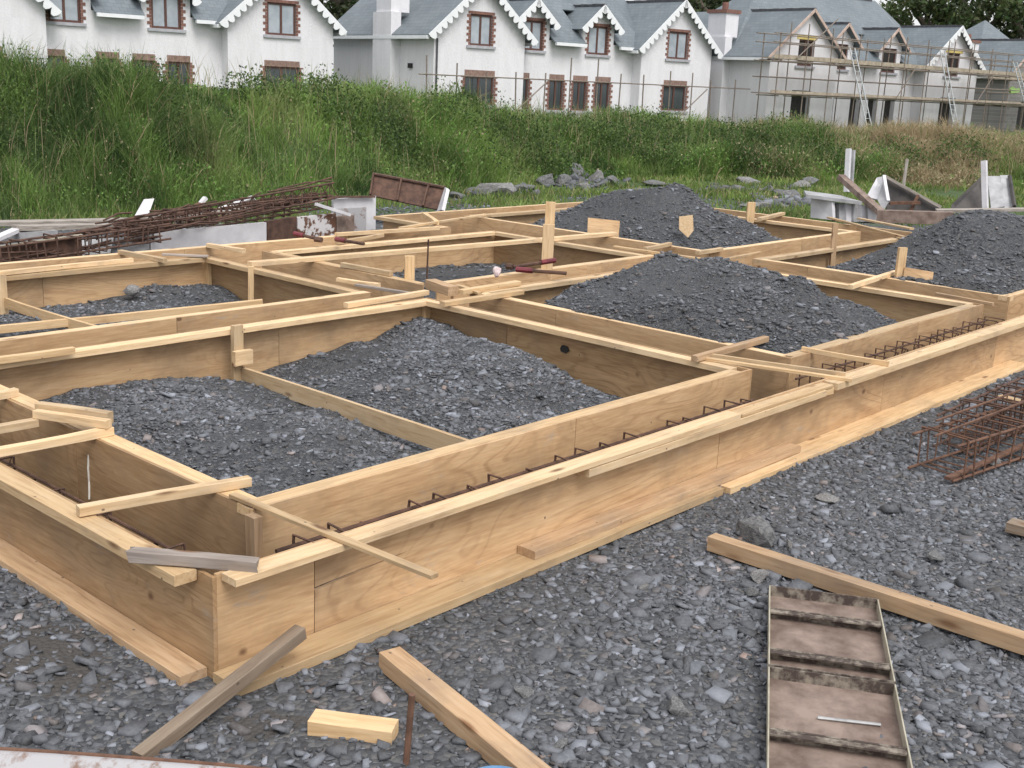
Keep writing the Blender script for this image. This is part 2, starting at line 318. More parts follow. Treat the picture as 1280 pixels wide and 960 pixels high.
def chip_cols(n, dark=1.):
    v = np.clip(rng.lognormal(math.log(.112), .52, n), .03, .4)*dark
    c = np.stack([v*.935, v*.995, v*1.15], -1); br = rng.random(n) < .06; c[br] *= np.array([1.25, .98, .8]); pk = rng.random(n) < .03; c[pk] *= np.array([1.6, 1.35, 1.2]); return c
print('helpers ready')

# ================================================================ SETTING
FW2 = _fw[:2]; RT2 = _rt[:2]
def sd(x, y):
    a = x-CAM[0]; b = y-CAM[1]; return a*RT2[0]+b*RT2[1], a*FW2[0]+b*FW2[1]
FS = [-40, -14, -9, -7.6, -4.8, -2.9, -1, 2, 6, 15, 40]; FD = [12, 15.2, 17.2, 18.6, 21.2, 24.3, 28, 32.5, 35, 35.5, 38]
HS = [-40, -14, -9, -3, 0, 4, 15, 40]; HB = [2.4, 2.4, 1.98, 1.72, 1.25, .95, .9, .9]
def bank_t(x, y):
    s, d = sd(x, y); return (d-np.interp(s, FS, FD))
def ground_z(x, y):
    s, d = sd(x, y); t = d-np.interp(s, FS, FD); k = np.clip(t/4.6, 0, 1); k = k*k*(3-2*k); hb = np.interp(s, HS, HB)
    bz = hb*k + np.clip((t-6)/6, 0, 1)*(.85-hb)
    near = np.clip((t+8)/8, 0, 1)
    return bz + fbm(x*1.1, y*1.1, 3)*(.05+.25*np.clip(t/3, 0, 1)*np.clip((14-t)/6, 0, 1)) + fbm(x*.35, y*.35, 9, 2)*.06
def axis(lo, hi, c0, c1, fine):
    a = list(np.arange(c0, c1+1e-6, fine)); x = c1; st = fine
    while x < hi: st *= 1.16; x += st; a.append(x)
    x = c0; st = fine; pre = []
    while x > lo: st *= 1.16; x -= st; pre.append(x)
    return np.array(pre[::-1]+a)
gx = axis(-420, 520, -4, 26, .16); gy = axis(-420, 520, -5, 26, .16)
GX, GY = np.meshgrid(gx, gy); GZ = ground_z(GX, GY); nx = len(gx); ny = len(gy)
idx = np.arange(nx*ny).reshape(ny, nx); F = np.stack([idx[:-1, :-1], idx[:-1, 1:], idx[1:, 1:], idx[1:, :-1]], -1).reshape(-1, 4)
me = npmesh(np.stack([GX, GY, GZ], -1).reshape(-1, 3), F, smooth=True)
s_, d_ = sd(GX, GY); t_ = d_-np.interp(s_, FS, FD)
turf = np.clip((t_+np.interp(s_, [-6, -2, 0, 3, 8, 20], [2, 5, 10, 13.5, 12, 8]))/3.0, 0, 1)
a = me.attributes.new('turf', 'FLOAT', 'POINT'); a.data.foreach_set('value', turf.ravel().astype(np.float32))
mud = np.maximum(1-np.hypot((GX+.42)/.42, (GY-.62)/.75), 1-np.hypot((GX+.1)/.3, (GY+.45)/.3)*1.0).clip(0, 1)
a = me.attributes.new('mud', 'FLOAT', 'POINT'); a.data.foreach_set('value', mud.ravel().astype(np.float32))
ground = tag(link('ground', me, 'site_ground'), kind='structure')

# ---- grass and weeds on the bank
def blades(P, h, wd, lean, colr, seg=3):
    n = len(P); az = rng.uniform(0, 2*np.pi, n); dx = np.stack([np.cos(az), np.sin(az), 0*az], -1); la = rng.uniform(0, 2*np.pi, n); ld = np.stack([np.cos(la), np.sin(la), 0*la], -1)
    V = []
    for i, (u, wf) in enumerate(((0, 1), (.45, .9), (.8, .55), (1, 0))):
        c = P + np.array([0, 0, 1.])*(h*(u-.18*lean*u*u))[:, None] + ld*(h*lean*u*u)[:, None]
        if wf > 0: V += [c-dx*(wd*wf*.5)[:, None], c+dx*(wd*wf*.5)[:, None]]
        else: V += [c]
    V = np.stack(V, 1); b = (np.arange(n)*7)[:, None]
    T = np.concatenate([b+np.array([k]) for k in ([0, 1, 3], [0, 3, 2], [2, 3, 5], [2, 5, 4], [4, 5, 6])], 0)
    sh = np.tile(np.array([.75, .75, .95, .95, 1.08, 1.08, 1.15]), (n, 1))
    C = (colr[:, None]*np.ones((1, 7, 1))).reshape(-1, 3)
    return npmesh(V.reshape(-1, 3), T, C)
def leaves_mesh(P, size, colr, flat=.6):
    n = len(P); d = rng.normal(size=(n, 3)); d[:, 2] = np.abs(d[:, 2])*flat; d /= np.linalg.norm(d, axis=1, keepdims=True); a = rng.normal(size=(n, 3)); a -= d*(a*d).sum(1, keepdims=True); a /= np.linalg.norm(a, axis=1, keepdims=True); b = np.cross(d, a)
    L = size[:, None]; V = np.stack([P-a*L, P+b*L*.55, P+a*L, P-b*L*.55], 1)
    return npmesh(V.reshape(-1, 3), (np.arange(n*4)).reshape(-1, 4), np.repeat(colr, 4, 0))
def bank_points(n, t0, t1, smin=-22, smax=34):
    s = rng.uniform(smin, smax, n*2); t = rng.uniform(t0, t1, n*2); d = np.interp(s, FS, FD)+t
    x = CAM[0]+s*RT2[0]+d*FW2[0]; y = CAM[1]+s*RT2[1]+d*FW2[1]; z = ground_z(x, y); k = inview(x, y, z+.4, 120, 80); x, y, z, s, t, d = [q[k][:n] for q in (x, y, z, s, t, d)]
    return x, y, z, s, t, d
def greens(x, y, s, n):
    v = fbm(x*.55, y*.55, 21)*1.4+fbm(x*1.7, y*1.7, 23, 3)*2.0+.52; v = np.clip(v+rng.normal(0, .14, n), 0, 1)[:, None]; c = np.array([.034, .076, .016])*(1-v) + np.array([.22, .345, .08])*v
    yl = np.clip(fbm(x*.8, y*.8, 33)*3-.15+rng.normal(0, .2, n), 0, 1)[:, None]; c = c*(1-.55*yl)+np.array([.31, .30, .14])*.55*yl
    tan = np.clip((s-6)/6, 0, 1)*np.clip(fbm(x*.45+4, y*.45, 5)*4+.75, 0, 1)*.9; tan = np.where(rng.random(n) < tan, 1, 0)[:, None]; tan = np.maximum(tan, (rng.random(n) < .05)[:, None])
    c = c*(1-tan)+np.array([.44, .345, .215])*tan*rng.uniform(.75, 1.15, (n, 1)); return c
x, y, z, s, t, d = bank_points(190000, .1, 9)
n = len(x); clump = np.clip(fbm(x*.9, y*.9, 41)*2.0+fbm(x*2.1, y*2.1, 43, 3)*2.2+.55+np.clip(fbm(x*.33, y*.33, 61, 2)*3, -.3, .8), .1, 1.8); far = d/24
h = (.22+.52*clump)*rng.uniform(.6, 1.25, n)*np.clip((t+.4)/1.2, .35, 1)
tag(link('grass_bank', blades(np.stack([x, y, z-.03], -1), h, .0115*far*rng.uniform(.6, 1.6, n), rng.uniform(.1, .95, n), greens(x, y, s, n)), 'grass_blades'), 'long wild grass covering the bank below the white houses', 'grass', kind='stuff')
x, y, z, s, t, d = bank_points(170000, .1, 8)
n = len(x); keep = rng.random(n) < np.clip(fbm(x*.6+9, y*.6, 77)*4+.65, .2, 1)*np.where(s > 8, .6, 1); x, y, z, s, t, d = [q[keep] for q in (x, y, z, s, t, d)]; n = len(x)
clump = np.clip(fbm(x*.9, y*.9, 41)*2.0+fbm(x*2.1, y*2.1, 43, 3)*2.2+.55+np.clip(fbm(x*.33, y*.33, 61, 2)*3, -.3, .8), .1, 1.8); hh_ = (.2+.5*clump)*rng.random(n)**.6
cc = greens(x, y, s, n)*np.array([.9, 1., .95])
# bushes: dense rounded leaf clouds standing in the grass, part of the same mass
bx_ = [(-6.9, 3.4, .75), (-4.1, 3.6, .8), (-3.0, 2.6, .7), (-1.2, 2.2, 1.0), (.3, 1.6, 1.1), (2.2, 2.2, .9), (3.6, 1.6, 1.2), (4.4, 3.6, .9), (6.6, 2.4, 1.0), (8.4, 2.6, 1.1), (9.6, 1.4, .8), (14, 2.5, .9), (-8.6, 2.6, .7), (11.8, 1.8, .9), (-5.6, 4.3, .6)]
X_, Y_, Z_, S_, D_, H_, C_ = [list(q) for q in (x, y, z, s, d, hh_, cc)]
for (sb_, tb_, rb_) in bx_:
    m__ = int(3000*rb_); d0 = float(np.interp(sb_, FS, FD))+tb_; cx_ = CAM[0]+sb_*RT2[0]+d0*FW2[0]; cy_ = CAM[1]+sb_*RT2[1]+d0*FW2[1]
    q = rng.normal(size=(m__, 3)); q /= np.linalg.norm(q, axis=1, keepdims=True); q *= rng.random((m__, 1))**.33*(1+.25*np.sin(q[:, :1]*7+q[:, 1:2]*5)); xx = cx_+q[:, 0]*rb_*1.25; yy = cy_+q[:, 1]*rb_*1.1
    X_ += list(xx); Y_ += list(yy); Z_ += list(ground_z(xx, yy)); S_ += [sb_]*m__; D_ += [d0]*m__; H_ += list(np.clip(.42*rb_+q[:, 2]*rb_*.72, .02, 3)); vv_ = rng.uniform(0, 1, (m__, 1))**1.4; C_ += list(np.array([.025, .055, .013])*(1-vv_)+np.array([.13, .21, .05])*vv_)
x, y, z, s, d, hh_, cc = [np.array(q) for q in (X_, Y_, Z_, S_, D_, H_, C_)]; n = len(x)
tag(link('weeds', leaves_mesh(np.stack([x, y, z+hh_], -1), .025*np.minimum(d/24, 1.2)*rng.uniform(.5, 1.7, n), cc), 'leaves'), 'leafy green weeds growing through the long bank grass', 'weeds', kind='stuff')
# tall seed stems and dry stalks standing clear of the grass
x, y, z, s, t, d = bank_points(3000, .6, 6.5); n = len(x); tn = rng.random((n, 1)) < (.45+.3*(s[:, None] > 6)); c = np.where(tn, np.array([.40, .32, .20]), np.array([.19, .24, .09]))*rng.uniform(.7, 1.2, (n, 1))
tag(link('seed_stems', blades(np.stack([x, y, z], -1), rng.uniform(.6, 1.1, n), .011*(d/24), rng.uniform(.05, .4, n), c), 'grass_blades'), 'tall dry seed stems standing above the bank grass', 'grass', kind='stuff')
# short turf at the foot of the bank
x, y, z, s, t, d = bank_points(75000, -13, .4, -8, 26)
n = len(x); lim = np.interp(s, [-6, -2, 0, 3, 8, 20], [-1.6, -4.4, -9.5, -13, -11.5, -7.5]); keep = (t > lim+rng.uniform(0, 1.5, n)) & (fbm(x*.7, y*.7, 15)*1.6+.02 > rng.uniform(-.2, .2, n)); x, y, z, s, t, d = [q[keep] for q in (x, y, z, s, t, d)]; n = len(x)
v = np.clip(fbm(x*.9, y*.9, 8)*1.6+.5+rng.normal(0, .15, n), 0, 1)[:, None]; c = np.array([.07, .12, .025])*(1-v)+np.array([.22, .31, .075])*v; dry = (rng.random(n) < .16)[:, None]; c = np.where(dry, np.array([.30, .26, .13]), c)
tag(link('short_grass', blades(np.stack([x, y, z-.01], -1), rng.uniform(.06, .24, n), .02*(d/24)*rng.uniform(.7, 1.5, n), rng.uniform(.1, .8, n), c), 'grass_blades'), 'short bright grass between the formwork and the bank', 'grass', kind='stuff')

# ---- houses (one design, four plots)
HO = Vector((34.858, 32.044, 0)); HU = Vector((math.cos(R(-10.4)), math.sin(R(-10.4)), 0)); HV = Vector((-HU.y, HU.x, 0)); HAZ = R(-10.4)
def slope_mesh(polys, t=.07):         # roof planes: polygons (outer side up), given thickness, with slate-course UVs
    V = []; F = []; UV = []
    for P in polys:
        P = [Vector(p) for p in P]; nr = sum(((P[i]-P[0]).cross(P[i+1]-P[0]) for i in range(1, len(P)-1)), Vector()).normalized()
        if nr.z < 0: P = P[::-1]; nr = -nr
        dn = Vector((nr.x, nr.y, 0)); dn = dn.normalized() if dn.length > 1e-4 else Vector((0, 1, 0)); ax = Vector((0, 0, 1)).cross(dn); up = nr.cross(ax)
        n = len(P); b = len(V); V += P + [p-nr*t for p in P]
        F.append(tuple(b+i for i in range(n))); F.append(tuple(b+2*n-1-i for i in range(n))); F += [(b+i, b+n+i, b+n+(i+1) % n, b+(i+1) % n) for i in range(n)]
        uvp = [(p.dot(ax), p.dot(up)) for p in P]; UV.append(uvp); UV.append([uvp[n-1-i] for i in range(n)]); UV += [[uvp[i], uvp[i], uvp[(i+1) % n], uvp[(i+1) % n]] for i in range(n)]
    me = mesh(V, F); ul = me.uv_layers.new(name='UVMap'); k = 0
    for pl, uvs in zip(me.polygons, UV):
        for li, q in zip(pl.loop_indices, uvs): ul.data[li].uv = q
    return me
def wall_mesh(u0, u1, z0, z1, y0, y1, holes, gable=None):
    # wall slab in the local x,z plane from y0 (front) to y1 (back), rectangular holes, optional gable apex
    xs = sorted({u0, u1, *[h[0] for h in holes], *[h[1] for h in holes]}); zs = sorted({z0, z1, *[h[2] for h in holes], *[h[3] for h in holes]}); B = []
    for i in range(len(xs)-1):
        for j in range(len(zs)-1):
            cx = (xs[i]+xs[i+1])/2; cz = (zs[j]+zs[j+1])/2
            if not any(h[0] < cx < h[1] and h[2] < cz < h[3] for h in holes): B.append((xs[i], xs[i+1], zs[j], zs[j+1]))
    bm = bmesh.new()
    def quad(p): bm.faces.new([bm.verts.new(q) for q in p])
    for (a, b, c, d) in B:
        quad([(a, y0, c), (b, y0, c), (b, y0, d), (a, y0, d)]); quad([(b, y1, c), (a, y1, c), (a, y1, d), (b, y1, d)])
    for (a, b, c, d) in holes:
        quad([(a, y0, c), (a, y0, d), (a, y1, d), (a, y1, c)]); quad([(b, y0, d), (b, y0, c), (b, y1, c), (b, y1, d)]); quad([(a, y0, d), (b, y0, d), (b, y1, d), (a, y1, d)]); quad([(b, y0, c), (a, y0, c), (a, y1, c), (b, y1, c)])
    quad([(u0, y0, z0), (u0, y0, z1), (u0, y1, z1), (u0, y1, z0)]); quad([(u1, y0, z1), (u1, y0, z0), (u1, y1, z0), (u1, y1, z1)])
    if gable:
        gx_, gz = gable
        for yy in (y0, y1): bm.faces.new([bm.verts.new(q) for q in ((u0, yy, z1), (u1, yy, z1), (gx_, yy, gz))])
    else: quad([(u0, y0, z1), (u1, y0, z1), (u1, y1, z1), (u0, y1, z1)])
    bmesh.ops.remove_doubles(bm, verts=bm.verts, dist=.0005); bmesh.ops.recalc_face_normals(bm, faces=bm.faces); me = bpy.data.meshes.new('shape'); bm.to_mesh(me); bm.free(); return me
def window(root, cx, z0, z1, wd, y, lights=2, brick=True, lintel='top', dark=False, pane='window_glass'):
    a, b = cx-wd/2, cx+wd/2; f = .085; fy0, fy1 = y+.06, y+.13
    hol = [(a+wd*i/lights+(f if i == 0 else f*.55), a+wd*(i+1)/lights-(f if i == lights-1 else f*.55), z0+f, z1-f) for i in range(lights)]
    wroot = link('window', wall_mesh(a, b, z0, z1, fy0, fy1, hol), 'window_timber', root)
    for i in range(lights):
        q0 = a+wd*i/lights+f*.6; q1 = a+wd*(i+1)/lights-f*.6
        link('pane', box_mesh([(q0, q1, y+.09, y+.1, z0+f, z1-f)]), pane, wroot)
    link('sill', box_mesh([(a-.18, b+.18, y-.09, y+.12, z0-.12, z0-.005)]), 'sill_grey', wroot)
    if brick:
        B = []; r = .125; k = 0; zz = z0
        while zz < z1-.02:
            for sgn, e in ((-1, a), (1, b)):
                o = .19 if k % 2 else .09; B.append((min(e, e+sgn*o), max(e, e+sgn*o), y-.012-.004*(k % 3), y+.05, zz+.008, min(zz+r, z1)-.004))
            zz += r; k += 1
        link('brick_surround', box_mesh(B), 'brick_red', wroot)['kind'] = 'stuff'
        if lintel == 'tall':
            L = []; q = a-.02; 
            while q < b: L.append((q+.005, min(q+.1, b+.02), y-.014, y+.05, z1, z1+.24)); q += .1
            link('brick_lintel', box_mesh(L), 'brick_pale', wroot)['kind'] = 'stuff'
        else: link('brick_lintel', box_mesh([(a-.12, b+.12, y-.014, y+.05, z1, z1+.12)]), 'brick_red', wroot)
    return wroot
def bargeboard(root, cx, ze, za, hw, y, mat='white_trim', scallop=True):
    for sgn in (-1, 1):
        L = math.hypot(hw, za-ze); n = int(L/.33); pts = [(0, .03), (L, .03)]
        low = []
        for i in range(n):
            a = i*L/n; b = (i+1)*L/n
            if scallop: low += [(a, -.10), (a+.05, -.22), (a*.65+b*.35, -.31), (a*.35+b*.65, -.31), (b-.05, -.22), (b, -.10)]
            else: low += [(a, -.1), (b, -.1)]
        out = pts[::-1]+low
        me = sheet_mesh(out, .04)
        d = Vector((-sgn*hw/L, 0, (za-ze)/L)); x = d; yv = Vector((0, 1, 0)); zv = x.cross(yv)
        if zv.z < 0: zv = -zv
        m_ = Matrix((x, yv, zv)).transposed().to_4x4(); m_.translation = Vector((cx+sgn*hw, y, ze)); link('bargeboard', me, mat, root, m_)
def house(u0, dv, S, label, finished=True, left_only=False, shell='render_white', group='white houses beyond the bank'):
    root = empty('house', HO+HU*u0+HV*dv, HAZ); tag(root, label, 'house', group)
    g2 = 11.8*S; hw = 2.38*S; ew = 2.85*S; ZB, ZE, ZA = .4, 4.28, 6.68; mid = .6
    gab = [(0, 'l')] if left_only else [(0, 'l'), (g2, 'r')]
    for cx, k in gab:
        uw = 1.14 if k == 'l' else 1.3
        hs_ = [(cx-uw/2, cx+uw/2, 3.95, 5.22), (cx-.78, cx+.78, 1.5, 2.7) if finished else (cx-.75, cx+.75, .9, 2.75)]
        zt = ZE if finished else ZE
        # upper window rises above the eaves line: the wall is cut in two heights around it
        link('wall', wall_mesh(cx-hw, cx+hw, ZB, 3.95, 0, .3, [h for h in hs_ if h[3] < 3.9]), shell, root)
        a0, a1 = hs_[0][:2]
        sl_ = (ZA-ZE)/ew; apex = ZE+sl_*(ew)-.04; zl = lambda q: apex-abs(q-cx)*sl_
        for p0, p1 in ((cx-hw, a0), (a1, cx+hw)):
            pts = [(p0, 3.95), (p1, 3.95), (p1, zl(p1)), (p0, zl(p0))]; link('gable_wall', sheet_mesh(pts, .3), shell, root)
        pts = [(a0, 5.22), (a1, 5.22), (a1, zl(a1)), (cx, apex), (a0, zl(a0))]; link('gable_wall', sheet_mesh(pts, .3), shell, root)
        window(root, cx, 3.95, 5.22, uw, 0, pane='pane_sky_reflection' if finished else 'void_dark', brick=finished)
        if finished: window(root, cx, 1.5, 2.7, 1.56, 0, lintel='tall')
        else:
            link('lintel', box_mesh([(cx-uw/2-.2, cx+uw/2+.2, -.02, .05, 5.22, 5.4)]), 'lintel_yellow', root)
            link('doorway', box_mesh([(cx-.75, cx+.75, .28, .33, .5, 2.75)]), 'void_dark', root)
        # wing roof
        y0 = -.32; y1 = 8.8; za = ZA; r = slope_mesh([[(cx-ew, y0, ZE-.02), (cx, y0, za), (cx, y1, za), (cx-ew, y1, ZE-.02)], [(cx+ew, y0, ZE-.02), (cx+ew, y1, ZE-.02), (cx, y1, za), (cx, y0, za)]])
        ro = link('roof', r, 'roof_slate', root)
        link('ridge_tiles', box_mesh([(cx-.09, cx+.09, y0+i*.45, y0+i*.45+.43, za-.05, za+.06+.012*(i % 2)) for i in range(11)]), 'ridge_dark', ro)['kind'] = 'stuff'
        fin = finished or k == 'r'
        bargeboard(root, cx, ZE-.04, za, ew, y0-.03, 'white_trim' if fin else 'fascia_pink', fin)
        # side walls
        for sgn in (-1, 1): link('wall', box_mesh([(cx+sgn*hw-(.3 if sgn > 0 else 0), cx+sgn*hw+(0 if sgn > 0 else .3), .3, 8.5, ZB, ZE-.05)]), shell, root)
        for sgn in (-1, 1): link('gutter', box_mesh([(cx+sgn*(ew-.02)-.07, cx+sgn*(ew-.02)+.07, y0+.1, (8.6 if sgn*(1 if k == 'r' else -1) > 0 else mid+.2), ZE-.2, ZE-.06)]), 'white_trim', root)
    u_end = 4.2*S if left_only else g2-hw
    # middle wall with its half-dormers and ground floor windows
    dorm = [] if left_only else [3.25*S, 7.15*S]
    low = [(2.8, .72), (4.78, .85), (6.2, .85), (7.6, .92)]; low = [(a*S, b) for a, b in low if a*S < u_end-.5]
    hol = [(a-b/2, a+b/2, 1.35 if finished else .8, 2.7) for a, b in low]
    link('wall', wall_mesh(hw, u_end, ZB, 3.9, mid, mid+.3, hol), shell, root)
    xs = [hw]+[q for c_ in dorm for q in (c_-.6, c_+.6)]+[u_end]
    for i in range(0, len(xs), 2): link('wall', box_mesh([(xs[i], xs[i+1], mid, mid+.3, 3.9, 4.42)]), shell, root)
    for a, b in low:
        if finished: window(root, a, 1.35, 2.7, b, mid, lintel='tall')
        else: link('doorway', box_mesh([(a-b/2, a+b/2, mid+.28, mid+.33, .8, 2.7)]), 'void_dark', root)
    for c_ in dorm:
        dz, da, dh = 5.0, 6.12+(.12 if S > 1 else 0), 1.3*S; sl_ = (da-dz)/dh
        for p0, p1 in ((c_-.98, c_-.6), (c_+.6, c_+.98)):
            zl = lambda q: da-.05-abs(q-c_)*sl_
            link('dormer_wall', sheet_mesh([(p0, 4.42), (p1, 4.42), (p1, zl(p1)), (p0, zl(p0))], .2), shell, root, Matrix.Translation((0, mid+.002, 0)))
        link('dormer_wall', sheet_mesh([(c_-.6, 5.2), (c_+.6, 5.2), (c_+.6, zl(c_+.6)), (c_, da-.05), (c_-.6, zl(c_-.6))], .2), shell, root, Matrix.Translation((0, mid+.002, 0)))
        for sg in (-.95, .95): link('dormer_cheek', box_mesh([(c_+sg-.05, c_+sg+.05, mid+.2, 2.4, 4.3, 5.0)]), shell, root)
        window(root, c_, 3.93, 5.2, 1.18, mid, pane='pane_sky_reflection' if finished else 'void_dark', brick=finished)
        y0, y1 = mid-.35, 4.2
        dr = link('dormer_roof', slope_mesh([[(c_-dh, y0, dz), (c_, y0, da), (c_, y1, da), (c_-dh, y1, dz)], [(c_+dh, y0, dz), (c_+dh, y1, dz), (c_, y1, da), (c_, y0, da)]]), 'roof_slate', root)
        link('ridge_tiles', box_mesh([(c_-.08, c_+.08, y0+i*.42, y0+i*.42+.4, da-.04, da+.06+.012*(i % 2)) for i in range(6)]), 'ridge_dark', dr)['kind'] = 'stuff'
        bargeboard(root, c_, dz, da, dh, y0-.03, 'white_trim' if finished else 'fascia_pink', finished)
    # main roof
    ex = ew-.05; rt = 8.05; q0 = -ex; q1 = (u_end+2 if left_only else g2+ex); yf, yr, ym = mid-.38, 9.3, 4.75; r0, r1 = q0+4.4, q1-4.4; ze = 4.36
    zy = lambda y_: ze+(rt-ze)*(y_-yf)/(ym-yf)
    fr = [(hw-.4, yf, ze)]
    for c_ in dorm: fr += [(c_-1.0, yf, ze), (c_-1.0, yf+1.9, zy(yf+1.9)), (c_+1.0, yf+1.9, zy(yf+1.9)), (c_+1.0, yf, ze)]
    fr += [(u_end+.4, yf, ze), (r1, ym, rt), (r0, ym, rt)]
    # orient upwards by hand: the outline is not convex
    mr_ = link('roof', slope_mesh([fr,
        [(q0, 2.2, ze-.1), (r0, ym, rt), (q0, yr, ze-.1)], [(q1, 2.2, ze-.1), (q1, yr, ze-.1), (r1, ym, rt)], [(q0, yr, ze-.1), (r0, ym, rt), (r1, ym, rt), (q1, yr, ze-.1)],
        [(hw-.4, yf, ze), (r0, ym, rt), (q0, 2.2, ze-.1)], [(u_end+.4, yf, ze), (q1, 2.2, ze-.1), (r1, ym, rt)]]), 'roof_slate', root)
    link('ridge_tiles', box_mesh([(r0+i*.45, r0+i*.45+.43, ym-.1, ym+.1, rt-.05, rt+.07+.012*(i % 2)) for i in range(int((r1-r0)/.45))]), 'ridge_dark', mr_)['kind'] = 'stuff'
    gs = [hw]+[q for c_ in dorm for q in (c_-1.05, c_+1.05)]+[u_end]
    for i in range(0, len(gs), 2):
        if gs[i+1]-gs[i] > .25: link('gutter', box_mesh([(gs[i], gs[i+1], yf-.1, yf+.04, ze-.16, ze-.02)]), 'white_trim', root)
    link('wall', box_mesh([(-hw+.3, (u_end if left_only else g2+hw-.3), 8.2, 8.5, ZB, 4.3)]), shell, root)
    # chimney breast on the left flank
    ch = link('chimney', box_mesh([(-hw-.42, -hw+.5, 2.75, 3.95, 5.2, 7.1 if finished else 6.35)]), 'render_white', root); link('chimney_breast', box_mesh([(-hw-.5, -hw-.001, 2.6, 4.1, ZB, 5.2)]), 'render_white', ch)
    link('chimney_cap', box_mesh([(-hw-.5, -hw+.58, 2.67, 4.03, 7.1 if finished else 6.35, 7.28 if finished else 6.52)]), 'brick_red', ch)
    link('chimney_pot', tube_mesh([[(-hw+.05, 3.3, 7.25 if finished else 6.5), (-hw+.05, 3.3, 7.8 if finished else 6.9)]], .16, 10), 'brick_red', ch)
    if finished:
        link('vent', box_mesh([(-hw-.1, -hw+.01, 1.6, 1.85, 2.9, 3.1)]), 'void_dark', root)
        link('downpipe', tube_mesh([[(-hw+.12, -.06, ZE-.15), (-hw+.12, -.06, .5)]], .04), 'ridge_dark', root)
    return root
house(-19.3, 3.6, 1, 'finished white rendered house with gable windows and no scaffolding, above the tallest grass')
house(0, 0, 1, 'white rendered house with chimney flank and low scaffold poles before its ground floor')
house(18.3, -2.5, 1.097, 'unfinished white house wrapped in two scaffold decks, pale timber on its gables', finished=False)
house(44.5, .3, 1, 'unfinished grey blockwork house beyond the scaffolded one', finished=False, left_only=True, shell='block_wall')

# ---- scaffolding
def hpt(u, v, z): return HO+HU*u+HV*v+Vector((0, 0, z))
def scaffold(label, uA, uB, v, z0, z1, step, levels, decks, inner=None, braces=(), cat='scaffold'):
    root = empty('scaffold', HO+HU*uA+HV*v, HAZ); tag(root, label, cat); L = uB-uA; n = int(L/step); rows = [0]+([inner] if inner else [])
    for i in range(n+1):
        for r in rows:
            x_ = i*step+random.uniform(-.15, .15); link('standard', tube_mesh([[(x_, r, z0), (x_+random.uniform(-.08, .08), r, z1+random.uniform(-.5, .35))]], .031), 'scaffold_tube', root)
    for z_ in levels:
        for r in rows: link('ledger', tube_mesh([[(-.5, r-.05, z_), (L+.5, r-.05, z_+.04)]], .03), 'scaffold_tube', root)
    for z_ in decks:
        for k in range(3):
            x_ = -.3
            while x_ < L:
                e = min(x_+3.9, L+.3); link('deck_board', box_mesh([(x_, e-.03, .06+k*.24, .06+k*.24+.225, z_+.04+.006*k, z_+.085+.006*k)]), 'scaffold_board', root); x_ += 3.9
        link('toe_board', box_mesh([(-.3, L+.3, .0, .035, z_+.05, z_+.25)]), 'scaffold_board', root)
        for i in range(n+1): link('transom', tube_mesh([[(i*step+.1, -.15, z_), (i*step+.1, (inner or 1)+.15, z_)]], .028), 'scaffold_tube', root)
    for (a, za_, b, zb_) in braces: link('brace', tube_mesh([[(a, -.09, za_), (b, -.09, zb_)]], .028), 'scaffold_tube', root)
    return root
scaffold('single row of low scaffold poles before the ground floor of the chimney flank house', -3.6, 15.0, -1.5, .4, 3.35, 1.5, [2.66], [], None, [(4.0, 1.0, 6.2, 2.7), (14, 1.1, 16, 2.6)])
scaffold('scaffold with two plank decks in front of the unfinished white house', 14.4, 36.0, -4.1, .4, 5.6, 2.0, [2.55, 3.3, 4.05, 4.9, 5.3], [2.45, 4.1], 1.1, [(1.2, 4.2, 4.0, 6.2), (9.5, 2.6, 11, 4.3), (17, 2.5, 18.5, 4.2)])
scaffold('scaffold reaching past the grey blockwork house', 36.9, 44.0, -1.6, .4, 5.2, 2.0, [2.5, 3.2, 4.0, 4.8], [2.4, 4.0], 1.1)
def ladder(label, pa, pb):
    root = empty('ladder', pa); tag(root, label, 'ladder', 'ladders leaning on the scaffold'); d = pb-pa; s_ = HU*.2
    for sg in (-1, 1): link('stile', tube_mesh([[s_*sg, d+s_*sg]], .035), 'ladder_metal', root)
    n = int(d.length/.28)
    for i in range(1, n): link('rung', tube_mesh([[-s_+d*(i/n), s_+d*(i/n)]], .015, 5), 'ladder_metal', root)
ladder('pale ladder leaning on the scaffold before the dormers, beside the larger gable', hpt(20.6, -5.3, .7), hpt(19.6, -4.3, 4.9))
ladder('pale ladder leaning on the scaffold between the last dormer and the end gable', hpt(28.3, -5.3, .7), hpt(27.3, -4.3, 5.2))
ladder('pale ladder leaning where the scaffold meets the grey blockwork house', hpt(36.4, -5.3, .7), hpt(34.6, -4.3, 4.9))
o = link('hi_vis_jacket', mesh([(0, 0, 0), (.9, 0, .1), (1.1, .05, .35), (.6, .06, .3), (.2, .05, .42), (-.1, .03, .25), (0, .16, 0), (.9, .16, .1), (1.1, .18, .35), (.6, .2, .3), (.2, .18, .42), (-.1, .16, .25)], [(0, 1, 2, 3, 4, 5), (11, 10, 9, 8, 7, 6)]+[(i, i+6, (i+1) % 6+6, (i+1) % 6) for i in range(6)]), 'hi_vis', None, Matrix.Translation(hpt(39.2, -1.7, 3.2)) @ Matrix.Rotation(HAZ, 4, 'Z'))
tag(o, 'bright yellow green jacket hung over a scaffold rail', 'jacket')

